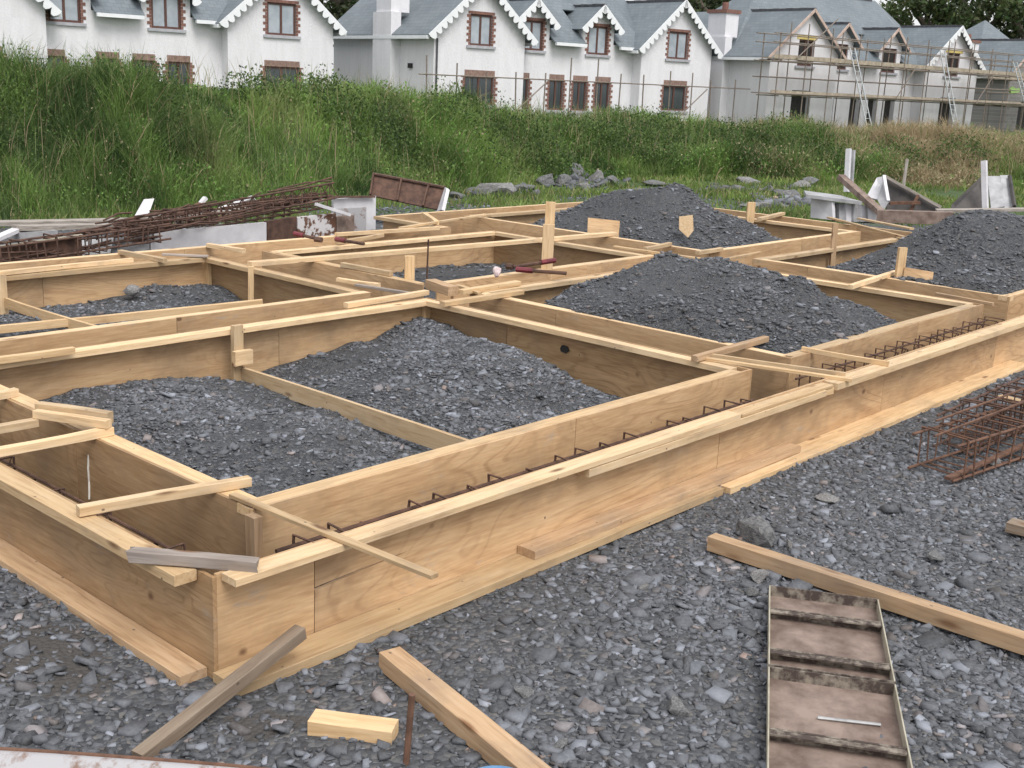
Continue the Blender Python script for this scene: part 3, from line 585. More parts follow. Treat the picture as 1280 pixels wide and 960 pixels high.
# ---- trees behind the houses
def tree(loc, H, Rx, label, seed, dark=1., nl=5200):
    root = empty('tree', loc); tag(root, label, 'tree', 'trees behind the houses'); r_ = np.random.default_rng(seed)
    link('trunk', tube_mesh([[(0, 0, -.5), (.1, 0, H*.3), (-.15, .1, H*.62)]]+[[(-.05, .05, H*(.3+.06*k)), (Rx*.5*math.cos(k*2.1), Rx*.5*math.sin(k*2.1), H*(.55+.06*k))] for k in range(5)], .28, 7), 'tree_bark', root)
    P = []; 
    nc = 34; cs = r_.normal(size=(nc, 3)); cs /= np.linalg.norm(cs, axis=1, keepdims=True); cs *= r_.uniform(.35, 1, (nc, 1))**.5; cs = cs*np.array([Rx, Rx, H*.36])*.85+np.array([0, 0, H*.63])
    rr = r_.uniform(.16, .34, nc)*Rx; ii = r_.integers(0, nc, nl); q = r_.normal(size=(nl, 3)); q /= np.linalg.norm(q, axis=1, keepdims=True); q *= (r_.random((nl, 1))**.4); P = cs[ii]+q*rr[ii][:, None]
    cb = r_.uniform(.6, 1.25, nc)[ii][:, None]*dark; c = np.array([.06, .095, .03])*cb*r_.uniform(.6, 1.5, (nl, 1)); c[:, 0] *= r_.uniform(.8, 1.4, nl)
    link('crown', leaves_mesh(P, r_.uniform(.12, .3, nl), c, 1.), 'leaves', root)
for i, (px, dep, H, Rx, dk, lb) in enumerate([(1150, 108, 15, 6, 1., 'broad tree rising behind the end gable of the scaffolded house'), (1215, 104, 15, 6, .9, 'dark dense tree behind the grey blockwork house roof'), (1290, 100, 16, 6, 1.1, 'tall tree past the grey blockwork house'), (900, 100, 11.5, 5, .7, 'dark tree filling the gap between chimney flank house and scaffolded house'), (425, 88, 12, 5, .6, 'dark tree in the gap between the two finished houses'), (860, 112, 13, 5, .65, 'dark tree behind the roof of the chimney flank house')]):
    p = atd(px, 110, dep); tree((p.x, p.y, .8), H, Rx, lb, 50+i, dk)
print('setting ready')

# ================================================================ FORMWORK
HT = .478
def form(label, axis_, c, a0, a1, out, seams=None, ply='plywood', wale='lumber_fresh', plate=True, ext=(0, 0), wales=None, posts=(), plate_mat='lumber_dirty', h=HT, wmat=None, pl_ext=(0, 0)):
    """one run of shuttering: plywood trench face on the line c, top wale and bottom plate on the outer side"""
    root = empty('timber_formwork', (a0, c, 0) if axis_ == 'X' else (c, a0, 0), 0 if axis_ == 'X' else R(90)); tag(root, label, 'formwork', 'shuttering walls of the foundation')
    o = out if axis_ == 'X' else -out            # outward along local y
    L = a1-a0; seams = [0]+([q-a0 for q in seams] if seams else list(np.arange(2.44, L-.4, 2.44)))+[L]
    for i in range(len(seams)-1):
        q0, q1 = seams[i]+(.002 if i else 0), seams[i+1]-.002; dz = random.uniform(-.004, .002); jit = random.uniform(0, .003)
        me = sheet_mesh([(q0, .004), (q1, .004), (q1, h+dz), (q0, h+dz)], .019*o)
        if o < 0: me.flip_normals()
        link('plywood_sheet', me, ply, root, Matrix.Translation((0, jit*o, 0)))
    W = wales or [(-ext[0], L+ext[1], h-.003)]
    if wales: W = [(p-a0, q-a0, z) for p, q, z in wales]
    for k, (p, q, zt) in enumerate(W):
        board('top_wale', (p, o*(.024+.05), zt-.0235), (q, o*(.024+.05+random.uniform(-.004, .006)), zt-.0235), .1, .047, wale, root, n=7)
    if plate: board('bottom_plate', (-pl_ext[0], o*(.024+.07), .026), (L+pl_ext[1], o*(.024+.07), .026), .14, .046, plate_mat, root, n=7)
    for p in posts: board('post', (p-a0, o*.05, .0), (p-a0, o*.05, h-.055), .05, .075, 'lumber', root, up=(1, 0, 0), n=2)
    return root

# --- outer front wall, built piece by piece (spliced boards, a split sheet)
root = empty('timber_formwork', (0, 0, 0)); tag(root, 'outer front plywood shuttering wall facing the open gravel, with spliced wales', 'formwork', 'shuttering walls of the foundation')
def psheet(pts, jit=0): 
    me = sheet_mesh(pts, .019); return link('plywood_sheet', me, 'plywood', root, Matrix.Translation((0, -.019+jit, 0)))
psheet([(0.0, .0), (.508, .0), (.508, HT), (0, HT)]); psheet([(.512, 0), (3.848, 0), (3.848, HT), (.512, HT), (.512, .266), (.78, .277), (1.12, .284), (.512, .249)], -.001)
for q0, q1 in ((3.852, 6.29), (6.294, 8.73), (8.734, 11.17), (11.174, 14)): psheet([(q0, 0), (q1, 0), (q1, HT-random.uniform(0, .004)), (q0, HT)], random.uniform(-.002, .001))
def fb(name, x0, x1, y0, y1, z0, z1, mat='lumber', ya=0, **kw): return board(name, (x0, (y0+y1)/2, (z0+z1)/2), (x1, (y0+y1)/2+ya, (z0+z1)/2), abs(y1-y0), abs(z1-z0), mat, root, n=9, **kw)
fb('top_wale', .02, 3.92, -.125, -.022, .449, .482, 'lumber_fresh'); fb('top_wale', 2.34, 5.08, -.128, -.023, .400, .4475, 'lumber_fresh'); fb('top_wale', 3.94, 5.20, -.12, -.022, .449, .470, 'lumber')
fb('top_wale', 5.23, 9.6, -.14, -.023, .424, .476, 'lumber_fresh'); fb('top_wale', 9.62, 14, -.13, -.022, .426, .476, 'lumber'); fb('splice_block', 5.09, 5.225, -.115, -.022, .398, .447, 'lumber')
fb('bottom_plate', -.03, 3.66, -.2, -.022, .0, .048, 'lumber'); fb('bottom_plate', 3.70, 9.2, -.225, -.022, 0, .05, 'lumber'); fb('bottom_plate', 9.22, 14, -.19, -.022, 0, .05, 'lumber')
fb('top_plate', 1.88, 4.75, -.15, -.024, .051, .097, 'lumber_dirty')
fb('gap_packer', 3.66, 3.70, -.17, -.05, .0, .05, 'lumber_weathered')
# --- outer left wall
root = empty('timber_formwork', (0, 0, 0), R(90)); tag(root, 'outer left stained plywood shuttering wall meeting the front wall at the corner', 'formwork', 'shuttering walls of the foundation')
for q0, q1 in ((-.017, 2.44), (2.444, 4.9), (4.904, 7.85)): link('plywood_sheet', sheet_mesh([(q0, 0), (q1, 0), (q1, HT-.012), (q0, HT-.012)], .019), 'plywood_stained_shaded', root)
fb('top_wale', .09, 4.1, .024, .13, .425, .474, 'lumber'); fb('top_wale', 4.12, 7.85, .024, .13, .425, .472, 'lumber'); fb('bottom_plate', .03, 5.1, .024, .155, 0, .047, 'lumber_dirty'); fb('bottom_plate', 5.12, 7.8, .024, .155, 0, .047, 'lumber_dirty')

A = 'shuttering wall'
X0, X1a, X1b, X2a, X2b, X3a, X3b = .55, 5.10, 5.68, 9.72, 10.46, 14.8, 15.5
Y0, Y1a, Y1b, Y2a, Y2b, Y3a, Y3b = .50, 4.06, 4.56, 7.32, 7.86, 8.86, 9.28
form('inner front plywood wall along the rebar trench, beside the first gravel bay', 'X', Y0, X0, X1a, 1, [2.99], 'plywood', 'lumber', ext=(0, -.12), posts=[X0+.06])
form('inner front plywood wall at the foot of the tall dark gravel heap', 'X', Y0, X1b, X2a-.02, 1, [8.1], ext=(-.1, -.1))
form('inner front plywood wall running on past the widest gravel heap', 'X', Y0, X2b, 13.9, 1)
form('inner left stained wall of the corner trench under the stacked pair of boards', 'Y', X0, Y0, Y1a, 1, [2.2], 'plywood_stained_shaded', 'lumber', ext=(-.02, -.1))
form('inner left wall of the far left gravel bay', 'Y', X0, Y1b, Y2a, 1, None, 'plywood_stained_shaded')
form('plywood wall closing the first gravel bay behind the nailed post', 'X', Y1a, X0, X1a, -1, [3.35], ext=(-.12, -.02), posts=[5.04], plate=False)
form('plywood wall behind the tall dark gravel heap', 'X', Y1a, X1b, X2a, -1, None, ext=(-.1, -.1), plate=False)
form('plywood wall behind the widest gravel heap, rising to the far corner', 'X', 3.72, X2b, X3a, -1, None, ext=(0, -.1), plate=False)
form('far plywood wall of the middle trench, beside the far left gravel bay', 'X', Y1b, X0, 4.84, 1, [2.7], ext=(-.1, 0))
form('far plywood wall of the middle trench, under the bolt cutters', 'X', Y1b-.02, X1b+.02, X2a-.1, 1, None)
form('far plywood wall of the middle trench, before the heap with the pointed stake', 'X', 4.36, X2b+.02, X3a, 1, None)
form('plywood cross wall with a black knot hole, beside the first gravel bay', 'Y', X1a, Y0, Y1a, -1, [3.0], 'plywood_stained_shaded', 'lumber_fresh', ext=(-.12, -.02), plate=False)
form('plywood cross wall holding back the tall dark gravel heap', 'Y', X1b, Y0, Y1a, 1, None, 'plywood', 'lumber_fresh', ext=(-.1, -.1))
form('plywood cross wall at the end of the far left gravel bay', 'Y', 4.84, Y1b, Y2a, -1, None, 'plywood_stained_shaded', 'lumber', ext=(-.12, -.1), posts=[Y2a-.06], plate=False)
form('plywood cross wall opposite the far left bay end, along the small empty bay', 'Y', X1b-.12, Y1b+.05, Y2a, 1, None, 'plywood', 'lumber', ext=(-.1, -.1))
form('plywood cross wall on the far side of the tall dark gravel heap', 'Y', X2a, Y0, Y1a, -1, [2.9], 'plywood', 'lumber_fresh', ext=(-.1, -.1), plate=False)
form('plywood cross wall holding back the widest gravel heap', 'Y', X2b, -.0+.5, 3.72, 1, None, ext=(0, -.1))
form('plywood cross wall closing the small empty bay with the tall post', 'Y', 9.5, Y1b, Y2a, -1, None, 'plywood_stained_shaded', 'lumber_fresh', ext=(-.12, -.1), plate=False)
form('plywood cross wall in front of the heap with the pointed stake', 'Y', 10.44, 4.36, Y3a, 1, None, ext=(-.1, -.1))
form('plywood wall closing the far left gravel bay', 'X', Y2a, X0, 4.84, -1, [2.9], 'plywood', 'lumber', ext=(-.12, -.1), plate=False, posts=[2.35])
form('plywood wall at the back of the small empty bay', 'X', Y2a-.02, X1b-.12, 9.5, -1, None, ext=(-.1, -.1), plate=False)
form('rear outer plywood wall before the scrap steel pile', 'X', Y2b, 0, 9.2, 1, None, 'plywood', 'lumber_fresh')
form('short outer plywood wall stepping back beside the scrap steel', 'Y', 9.2, Y2b+.03, Y3b, -1, None, ext=(-.12, .1))
form('rearmost outer plywood wall along the short grass', 'X', Y3b, 9.22, X3b, 1, None, wale='lumber_fresh')
form('plywood wall behind the heap with the pointed stake', 'X', Y3a, 10.44, X3a, -1, None, ext=(-.1, -.1), plate=False)
form('plywood cross wall on the far side of the heap with the pointed stake', 'Y', X3a, 4.36, Y3a, -1, None, ext=(-.1, -.1), plate=False)
form('plywood cross wall on the far side of the widest gravel heap', 'Y', X3a, Y0, 3.72, -1, None, ext=(-.1, -.1), plate=False)
form('end outer plywood wall nearest the leaning scrap panels', 'Y', X3b, -.1, Y3b, 1, None)
# black knot hole in the cross wall
o = link('knot_hole', mesh([(x_*s_*.9, y_, z_*s_) for y_ in (0, .006) for (x_, z_, s_) in ((1, 0, .05), (.7, .7, .045), (0, 1, .035), (-.8, .6, .05), (-1, -.1, .062), (-.5, -.8, .04), (.3, -1, .03), (.8, -.5, .05))], [tuple(range(8)), tuple(range(15, 7, -1))]+[(i, i+8, (i+1) % 8+8, (i+1) % 8) for i in range(8)]), 'void_dark', None)
for r_ in [q for q in bpy.data.objects if q.get('label', '').startswith('plywood cross wall with a black knot')]: o.parent = r_; o.matrix_basis = Matrix.Translation((2.32-Y0, .028, .3))

# ---------------------------------------------------------------- gravel in the bays and heaps
def bay(name, label, x0, x1, y0, y1, zf, dens, size, seed, res=.07, cat='gravel heap', dark=1., group='gravel heaps in the bays', lump=0., top=9.):
    xs = np.linspace(x0, x1, int((x1-x0)/res)+1); ys = np.linspace(y0, y1, int((y1-y0)/res)+1); X, Y = np.meshgrid(xs, ys)
    def zz(x, y):
        e = np.minimum(np.minimum(x-x0, x1-x), np.minimum(y-y0, y1-y)); return np.maximum(np.minimum(np.minimum(zf(x, y), top)*(1+lump*fbm(x*1.25, y*1.25, seed+40, 3)) + lump*.12*(.35-np.abs(vnoise(x*1.9, y*1.9, seed+51)-.5)*2)*np.clip(zf(x, y)*3, 0, 1) + fbm(x*1.7, y*1.7, seed)*.16 + fbm(x*6, y*6, seed+3, 3)*.04, .43+1.1*np.clip(e, 0, 9)), .01)
    Z = zz(X, Y); n_, m_ = Z.shape; idx = np.arange(n_*m_).reshape(n_, m_)
    F = np.stack([idx[:-1, :-1], idx[:-1, 1:], idx[1:, 1:], idx[1:, :-1]], -1).reshape(-1, 4)
    o = link(name, npmesh(np.stack([X, Y, Z], -1).reshape(-1, 3), F, smooth=True), 'gravel_bed'); tag(o, label, cat, group)
    n = int((x1-x0)*(y1-y0)*dens); x = rng.uniform(x0+.02, x1-.02, n); y = rng.uniform(y0+.02, y1-.02, n); z = zz(x, y)
    k = inview(x, y, z) & (rng.random(n) < np.clip(.55+fbm(x*1.1, y*1.1, seed+9)*2.8, .1, 1)); x, y, z = x[k], y[k], z[k]; n = len(x); sz = np.clip(rng.lognormal(math.log(size), .5, n), .008, .085)
    link('stone_chips', chip_mesh(np.stack([x, y, z+sz*.05], -1), sz, chip_cols(n, dark)), 'slate_chips', o)['kind'] = 'stuff'
    return o
def cone(x, y, cx, cy, h, rx, ry, p=1.0, rot=0):
    a, b = x-cx, y-cy; c_, s_ = math.cos(rot), math.sin(rot); u_, v_ = (a*c_+b*s_)/rx, (-a*s_+b*c_)/ry; r = np.sqrt(u_*u_+v_*v_); return h*np.clip(1-r, 0, 1)**p*(1) 
def bump_(x, y, cx, cy, h, rx, ry): return h*np.exp(-((x-cx)/rx)**2-((y-cy)/ry)**2)
bay('gravel_heap', 'low spread of grey slate gravel in the first bay, crossed by a thin plank', .62, 5.07, .62, 4.03,
    lambda x, y: .07 + bump_(x, y, 2.0, 3.3, .12, .8, .8) + bump_(x, y, 1.6, 2.0, .16, .8, .9) + bump_(x, y, 4.0, 2.4, .36, .85, .85)+.09*np.clip(fbm(x*1.3, y*1.3, 202, 3)*2, -.5, 1)-.05*np.exp(-((x-2.65)/.35)**2) + bump_(x, y, 3.2, 1.3, .12, .6, .5) + bump_(x, y, 4.95, 3.95, .22, .45, .5) + bump_(x, y, 4.6, 3.3, .1, .6, .6) - np.clip((x-4.5)*.3, 0, .2)*np.clip(2.6-y, 0, 1), 3200, .0175, 101)
bay('gravel_heap', 'thin gravel spread in the far left bay with a pale boulder on it', .62, 4.8, 4.62, 7.3,
    lambda x, y: .10 + bump_(x, y, 4.2, 7.1, .12, .6, .4) + bump_(x, y, 2.6, 6.6, .07, 1.1, .5) + bump_(x, y, 3.6, 5.6, .07, .6, .5), 1100, .022, 131)
bay('gravel_heap', 'tall dark gravel heap standing above its shuttering, beside the rebar trench', 5.72, 9.66, .56, 4.02,
    lambda x, y: np.maximum.reduce([np.minimum(cone(x, y, 6.95, 2.05, 1.2, 2.15, 2.25, 1.), .82+.12*cone(x, y, 6.95, 2.0, 1, 1.6, 1.6)), cone(x, y, 7.85, 1.7, .68, 1.9, 1.7, 1.), cone(x, y, 6.1, 1.5, .58, 1.2, 1.7, .8)])+.04, 2300, .019, 151, dark=.8, lump=.5, top=.80)
bay('gravel_heap', 'gravel heap with a pointed stake stuck in its slope', 10.5, 14.75, 4.44, 8.84,
    lambda x, y: np.maximum.reduce([cone(x, y, 12.35, 6.65, 1.08, 2.3, 2.5, 1.), cone(x, y, 11.7, 7.5, .55, 1.8, 1.6, 1.), cone(x, y, 12.6, 5.6, .7, 1.9, 1.7, 1.)])+.05, 900, .026, 171, .1, dark=.85, lump=.5, top=.93)
bay('gravel_heap', 'widest gravel heap, spilling towards the leaning scrap panels', 10.5, 14.75, .56, 3.68,
    lambda x, y: np.maximum.reduce([cone(x, y, 12.5, 1.55, 1.24, 2.7, 2.2, 1.), cone(x, y, 13.3, 1.3, 1.26, 2.6, 2.4, .9), cone(x, y, 12.2, .7, 1.0, 2.4, 2.0, .95), cone(x, y, 11.2, 1.0, .66, 1.9, 2.2, .8)]).clip(None, .42+np.clip(y-.5, 0, 9)*1.15)+.05, 1100, .025, 191, .09, dark=.85, lump=.4, top=1.06)
bay('gravel_heap', 'flat gravel floor of the small bay with the tall post', 5.62, 9.45, 4.62, 7.28, lambda x, y: .05+0*x, 160, .045, 211, .12)
# fines washed against the trench floor
# ---- loose gravel over the open ground
def scatter_ground(n, reg, size, seed):
    x = rng.uniform(reg[0], reg[1], n); y = rng.uniform(reg[2], reg[3], n); z = ground_z(x, y)
    out = ~((x > -.13) & (x < 15.6) & (y > -.19) & (y < 9.4)); k = out & inview(x, y, z); x, y, z = x[k], y[k], z[k]
    mud_ = np.maximum(1-np.hypot((x+.42)/.42, (y-.62)/.75), 1-np.hypot((x-.25)/.5, (y+.42)/.3)).clip(0, 1)
    pk = rng.random(len(x)) < np.clip(.82+fbm(x*.8, y*.8, seed)*2.4, .15, 1)*np.clip(1-1.5*mud_, .55, 1); x, y, z = x[pk], y[pk], z[pk]; n = len(x)
    near = np.clip(1.25-np.hypot(x-CAM[0], y-CAM[1])/14, .75, 1.1); big = rng.random(n) < .012
    sz = np.clip(rng.lognormal(math.log(size), .5, n)*near, .012, .09); sz[big] *= 1.6
    return np.stack([x, y, z+sz*.06], -1), sz
P1, s1 = scatter_ground(92000, (-2, 6, -3.2, 2.2), .0265, 5); P2, s2 = scatter_ground(40000, (6, 20, -4.5, 1), .036, 6); P3, s3 = scatter_ground(9000, (2, 26, 9.2, 14), .07, 7)
P = np.concatenate([P1, P2, P3]); s = np.concatenate([s1, s2, s3])
tag(link('gravel', chip_mesh(P, s, chip_cols(len(P))), 'slate_chips'), 'loose grey slate chippings spread over the ground around the formwork', 'gravel', kind='stuff')
# broken rubble along the foot of the bank
rp_ = []
for cx_, cy_, sx_, sy_, n__ in ((632, 240, 40, 5, 70), (725, 230, 40, 6, 130), (945, 236, 60, 5, 60), (985, 252, 40, 6, 60)):
    for _ in range(n__): q = at(random.gauss(cx_, sx_*.5), random.gauss(cy_, sy_*.6), 0); rp_.append((q.x, q.y, float(ground_z(np.array(q.x), np.array(q.y)))+.03))
rp_ = np.array(rp_); rs_ = np.clip(rng.lognormal(math.log(.17), .45, len(rp_)), .06, .4)
tag(link('rubble', chip_mesh(rp_, rs_, chip_cols(len(rp_), .95)), 'slate_chips'), 'broken slabs of dark stone scattered in the grass at the bank foot', 'rubble', kind='stuff')
print('formwork ready', len(P))

# ================================================================ LOOSE TIMBER
def pb(label, a, b, za, zb, w_, t_, mat='lumber', name='timber_batten', cat='timber', group='loose battens on the formwork', up=(0, 0, 1), **kw):
    p0, p1 = at(*a, za), at(*b, zb); p0.z -= t_/2; p1.z -= t_/2
    return tag(board(name, p0, p1, w_, t_, mat, up=up, **kw), label, cat, group)
B = .047
pb('square batten spanning the corner trench between the outer left wale and inner left wall', (97, 633), (312, 595), .526, .526, .05, B, 'lumber_fresh')
pb('square batten spanning the corner trench, its end under the stacked pair of boards', (-14, 562), (140, 533), .526, .526, .05, B, 'lumber_fresh')
pb('batten lying beside the stacked pair of boards, farther along the corner trench', (-14, 533), (46, 523), .526, .526, .05, B, 'lumber_fresh')
pb('short batten end on the inner left wale beyond the stacked pair of boards', (-14, 492), (20, 485), .526, .526, .05, B, 'lumber_fresh')
pb('upper of two pale boards laid together on the inner left wale', (47, 503), (138, 515), .60, .60, .06, .07, 'lumber_fresh', 'stacked_board')
pb('lower of two pale boards laid together on the inner left wale', (44, 512), (136, 525), .575, .575, .05, .047, 'lumber_fresh', 'stacked_board')
pb('thin lath nailed from the inner corner post out over the front wale', (291, 616), (543, 718), .505, .505, .045, .02, 'lumber', 'lath')
pb('weathered grey offcut lying across the outer corner wales', (163, 686), (322, 700), .528, .528, .06, .05, 'lumber_grey', 'offcut', rag=.02)
pb('grey brown stick leaning from the gravel onto the front bottom plate', (172, 940), (376, 782), .05, .21, .06, .055, 'lumber_weathered', 'leaning_stick')
pb('short sawn timber block lying on the gravel by the rebar stake', (390, 893), (494, 907), .078, .078, .1, .072, 'lumber', 'timber_block', group=None)
pb('thick timber running from under the front plate past the rebar stake', (487, 811), (676, 966), .1, .1, .105, .085, 'lumber_dirty', 'loose_timber', group=None)
pb('long thick timber lying on the gravel beyond the rusty steel panels', (890, 668), (1320, 806), .1, .1, .085, .085, 'lumber_dirty', 'loose_timber', group=None)
pb('batten with a dark end crossing the cross trench by the rebar trench', (868, 445), (958, 420), .528, .528, .055, B, 'lumber_dirty')
pb('lath crossing the rebar trench before the closely looped stirrups', (1003, 433), (1111, 452), .515, .515, .03, .04, 'lumber', 'lath')
pb('upper lath running along the cross trench end to the front wale', (885, 441), (1057, 466), .52, .5, .03, .03, 'lumber_fresh', 'lath')
pb('lower lath running along the cross trench end to the front wale', (878, 446), (1066, 473), .50, .5, .045, .024, 'lumber', 'lath')
pb('long straight plank lying across several trenches past the tall post', (312, 327), (768, 290), .53, .53, .1, .05, 'lumber_fresh', 'long_plank')
pb('batten lying on the wale of the wall that closes the first bay', (432, 379), (534, 362), .526, .526, .06, B, 'lumber_fresh')
pb('short pale batten in the middle trench crossing beside a grey lath', (422, 347), (474, 354), .526, .526, .05, .04, 'lumber_fresh')
pb('pale batten on the cross wall under the long plank', (428, 328), (489, 339), .53, .53, .06, .05, 'lumber_fresh')
pb('grey lath laid along the trench crossing beside the rebar marker rod', (445, 355), (514, 365), .51, .51, .05, .025, 'lumber_grey', 'lath')
pb('flat batten at the trench crossing leading towards the bolt cutters', (553, 377), (652, 362), .527, .527, .07, .045, 'lumber')
pb('double batten under the bolt cutters', (575, 362), (648, 351), .527, .527, .08, .047, 'lumber')
pb('chunky offcut beside the rebar marker rod at the trench crossing', (538, 349), (567, 358), .56, .56, .12, .09, 'lumber_dirty', 'offcut')
pb('lath between the offcut and the bolt cutters', (572, 356), (600, 365), .51, .51, .05, .025, 'lumber', 'lath')
pb('extra board nailed on the far end of the closing wall wale', (-10, 447), (92, 434), .526, .526, .05, B, 'lumber')
pb('extra board nailed on the wale of the far left bay back wall', (-10, 340), (165, 322), .524, .524, .05, .045, 'lumber_fresh')
pb('batten crossing the rear trench at the far left bay', (150, 312), (206, 323), .526, .526, .06, B, 'lumber_fresh')
pb('grey lath at the rear corner of the far left bay', (203, 317), (260, 319), .51, .51, .06, .02, 'lumber_grey', 'lath')
pb('thin plank propped low across the far left gravel bay', (-12, 408), (328, 374), .22, .40, .05, .07, 'lumber', 'low_plank')
pb('batten on the rear wall in front of the scrap steel', (260, 304), (305, 311), .526, .526, .06, B, 'lumber_fresh')
pb('batten joining the rear trench walls beside the maroon clamp', (420, 291), (548, 283), .526, .526, .06, B, 'lumber_fresh')
pb('batten lying slantwise over the rear trench beyond the maroon clamp', (421, 301), (478, 292), .53, .53, .06, .045, 'lumber_fresh')
pb('short stub standing askew on the stepped rear wall', (530, 265), (546, 276), .57, .54, .07, .06, 'lumber')
pb('diagonal lath crossing the step of the rear wall', (500, 284), (606, 267), .53, .53, .05, .03, 'lumber_fresh', 'lath')
pb('lath on the wall between the tall post and the stake heap', (768, 307), (888, 324), .515, .515, .06, .03, 'lumber', 'lath')
pb('pale lath crossing the trench junction behind the tall dark heap', (893, 326), (950, 314), .52, .52, .05, .03, 'lumber', 'lath')
pb('short pale batten at the junction between the two far heaps', (872, 314), (902, 309), .526, .526, .06, B, 'lumber_fresh')
pb('batten end poking over the wall before the pointed stake', (806, 309), (838, 303), .526, .526, .06, B, 'lumber_fresh')
pb('long lath slanting over the far end trench towards the scrap panels', (1036, 271), (1130, 295), .53, .53, .07, .03, 'lumber', 'lath')
pb('second lath slanting over the far end wall beside the scrap panels', (1074, 272), (1140, 285), .515, .515, .09, .03, 'lumber_fresh', 'lath')
pb('batten leaning over the far wall beside the square post', (949, 272), (979, 265), .54, .54, .08, .05, 'lumber_fresh')
pb('batten crossing the cross trench to the stub post by the widest heap', (1063, 356), (1120, 338), .528, .528, .06, B, 'lumber_fresh')
pb('spare board lying in the front trench between the walls behind the widest heap', (1170, 366), (1242, 378), .46, .46, .05, .03, 'lumber_dirty', 'lath')
# planks on edge inside the bays
tag(board('divider_plank', (2.49, .60, .26), (2.86, 3.92, .10), .03, .135, 'lumber_fresh', warp=.01), 'thin plank on edge dividing the first gravel bay', 'timber', 'loose battens on the formwork')
p0, p1 = at(8, 372, .28), at(128, 410, .28); tag(board('divider_plank', p0-Vector((0, 0, .05)), p1-Vector((0, 0, .05)), .03, .1, 'lumber', warp=.01), 'thin plank on edge in the far left gravel bay', 'timber', 'loose battens on the formwork')
def post(label, x_, y_, z0, z1, w_=.09, d_=.05, mat='lumber', az=0, name='post', tilt=(0, 0)):
    return tag(board(name, (x_, y_, z0), (x_+tilt[0], y_+tilt[1], z1), w_, d_, mat, up=(math.cos(az), math.sin(az), 0), n=3), label, 'post', 'posts in the formwork')
post('upright post on the wall closing the first bay, a block nailed to it', 2.83, 3.90, 0, .515, .09, .05, 'lumber_fresh', R(90))
tag(board('nailed_block', (2.76, 3.845, .255), (2.93, 3.845, .255), .05, .12, 'lumber_fresh', n=2), 'square block nailed to the post above the divider plank', 'timber block')
post('upright post filling the inner corner of the rebar trench and corner trench', .525, .455, 0, .468, .075, .05, 'lumber_dirty', 0)
post('thin post under the near end of the long plank', 4.70, 6.33, 0, .50, .06, .05, 'lumber', R(50))
post('stub post rising behind the rebar marker rod', 5.72, 4.98, 0, .71, .1, .05, 'lumber', R(60))
post('tallest post beside the long plank', 7.56, 4.66, 0, 1.22, .11, .05, 'lumber', R(42))
post('shorter board doubled onto the tallest post', 7.48, 4.60, 0, .98, .13, .05, 'lumber_fresh', R(42))
post('square post before the far corner of the stake heap bay', 14.55, 6.22, 0, .76, .13, .06, 'lumber', R(50))
post('slim post with a foot board left of the widest heap', 12.42, 3.60, .05, .82, .07, .05, 'lumber_dirty', R(50), tilt=(.02, .03))
post('stub post stuck in the edge of the widest heap', 10.62, 1.84, .1, .84, .1, .05, 'lumber', R(50))
post('end post of the low plank in the far left bay', 2.42, 7.17, 0, .50, .1, .05, 'lumber_fresh', R(90))
tag(quad_slab('plywood_offcut', [atx(1131, 334, 10.62), atx(1167, 340, 10.7), atx(1165, 352, 10.66), atx(1129, 346, 10.6)], .018, 'plywood'), 'small plywood offcut stuck in the widest heap beside the stub post', 'offcut')
tag(quad_slab('plywood_offcut', [atx(735, 272, 10.85), atx(774, 276, 10.85), atx(772, 301, 10.7), atx(734, 296, 10.7)], .018, 'plywood'), 'plywood offcut leaning on the heap behind the long plank', 'offcut')
p = [atx(849, 271, 11.3), atx(866, 269, 11.35), atx(867, 288, 11.3), atx(860, 297, 11.25), atx(849, 287, 11.25)]
nrm = Vector((-.75, -.66, 0)); o = link('pointed_stake', mesh(p+[q-nrm*.03 for q in p], [(0, 1, 2, 3, 4), (9, 8, 7, 6, 5)]+[(i, i+5, (i+1) % 5+5, (i+1) % 5) for i in range(5)]), 'lumber_fresh'); tag(o, 'pointed wooden stake stuck upside down in a heap slope', 'stake')

# ================================================================ REINFORCEMENT
def rect_loop(w_, h_, hook=.06): return [(0, -w_/2, h_), (0, -w_/2, 0), (0, w_/2, 0), (0, w_/2, h_), (0, -w_/2+.01, h_), (0, -w_/2+.02+hook*.4, h_-hook)]
def rebar_cage(label, p0, p1, w_, h_, step, bars=2, jit=.015, mat='rust', r=.007, br=.009, z_jit=.02, first=.1, bar_over=0, poke=0):
    p0, p1 = Vector(p0), Vector(p1); L = (p1-p0).length; root = empty('rebar_cage', p0, math.atan2(p1.y-p0.y, p1.x-p0.x)); tag(root, label, 'rebar cage', 'rebar cages'); root.rotation_euler.y = -math.asin((p1.z-p0.z)/L)
    for sy in (-1, 1):
        for z_ in (.012, h_-.012): link('long_bar', tube_mesh([[(-bar_over, sy*(w_/2-.014), z_), (L*.5, sy*(w_/2-.012), z_+random.uniform(-.006, .006)), (L+bar_over, sy*(w_/2-.014), z_)]], br), mat, root)
    me = tube_mesh([rect_loop(w_, h_+poke)], r, 5); me.materials.append(MT[mat]); x_ = first
    while x_ < L:
        m_ = Matrix.Translation((x_+random.uniform(-jit, jit), random.uniform(-.008, .008), random.uniform(-z_jit, z_jit))) @ Matrix.Rotation(random.uniform(-.12, .12), 4, 'Z') @ Matrix.Rotation(random.uniform(-.14, .14), 4, 'Y'); link('stirrup', me, None, root, m_); x_ += step*random.uniform(.9, 1.1)
    return root
rebar_cage('rusty rebar cage in the front trench along the first gravel bay', (.62, .325, -.01), (5.0, .325, -.01),   .2, .295, .25, poke=.02, z_jit=.03, br=.0115, r=.0085, mat='rust_dark')
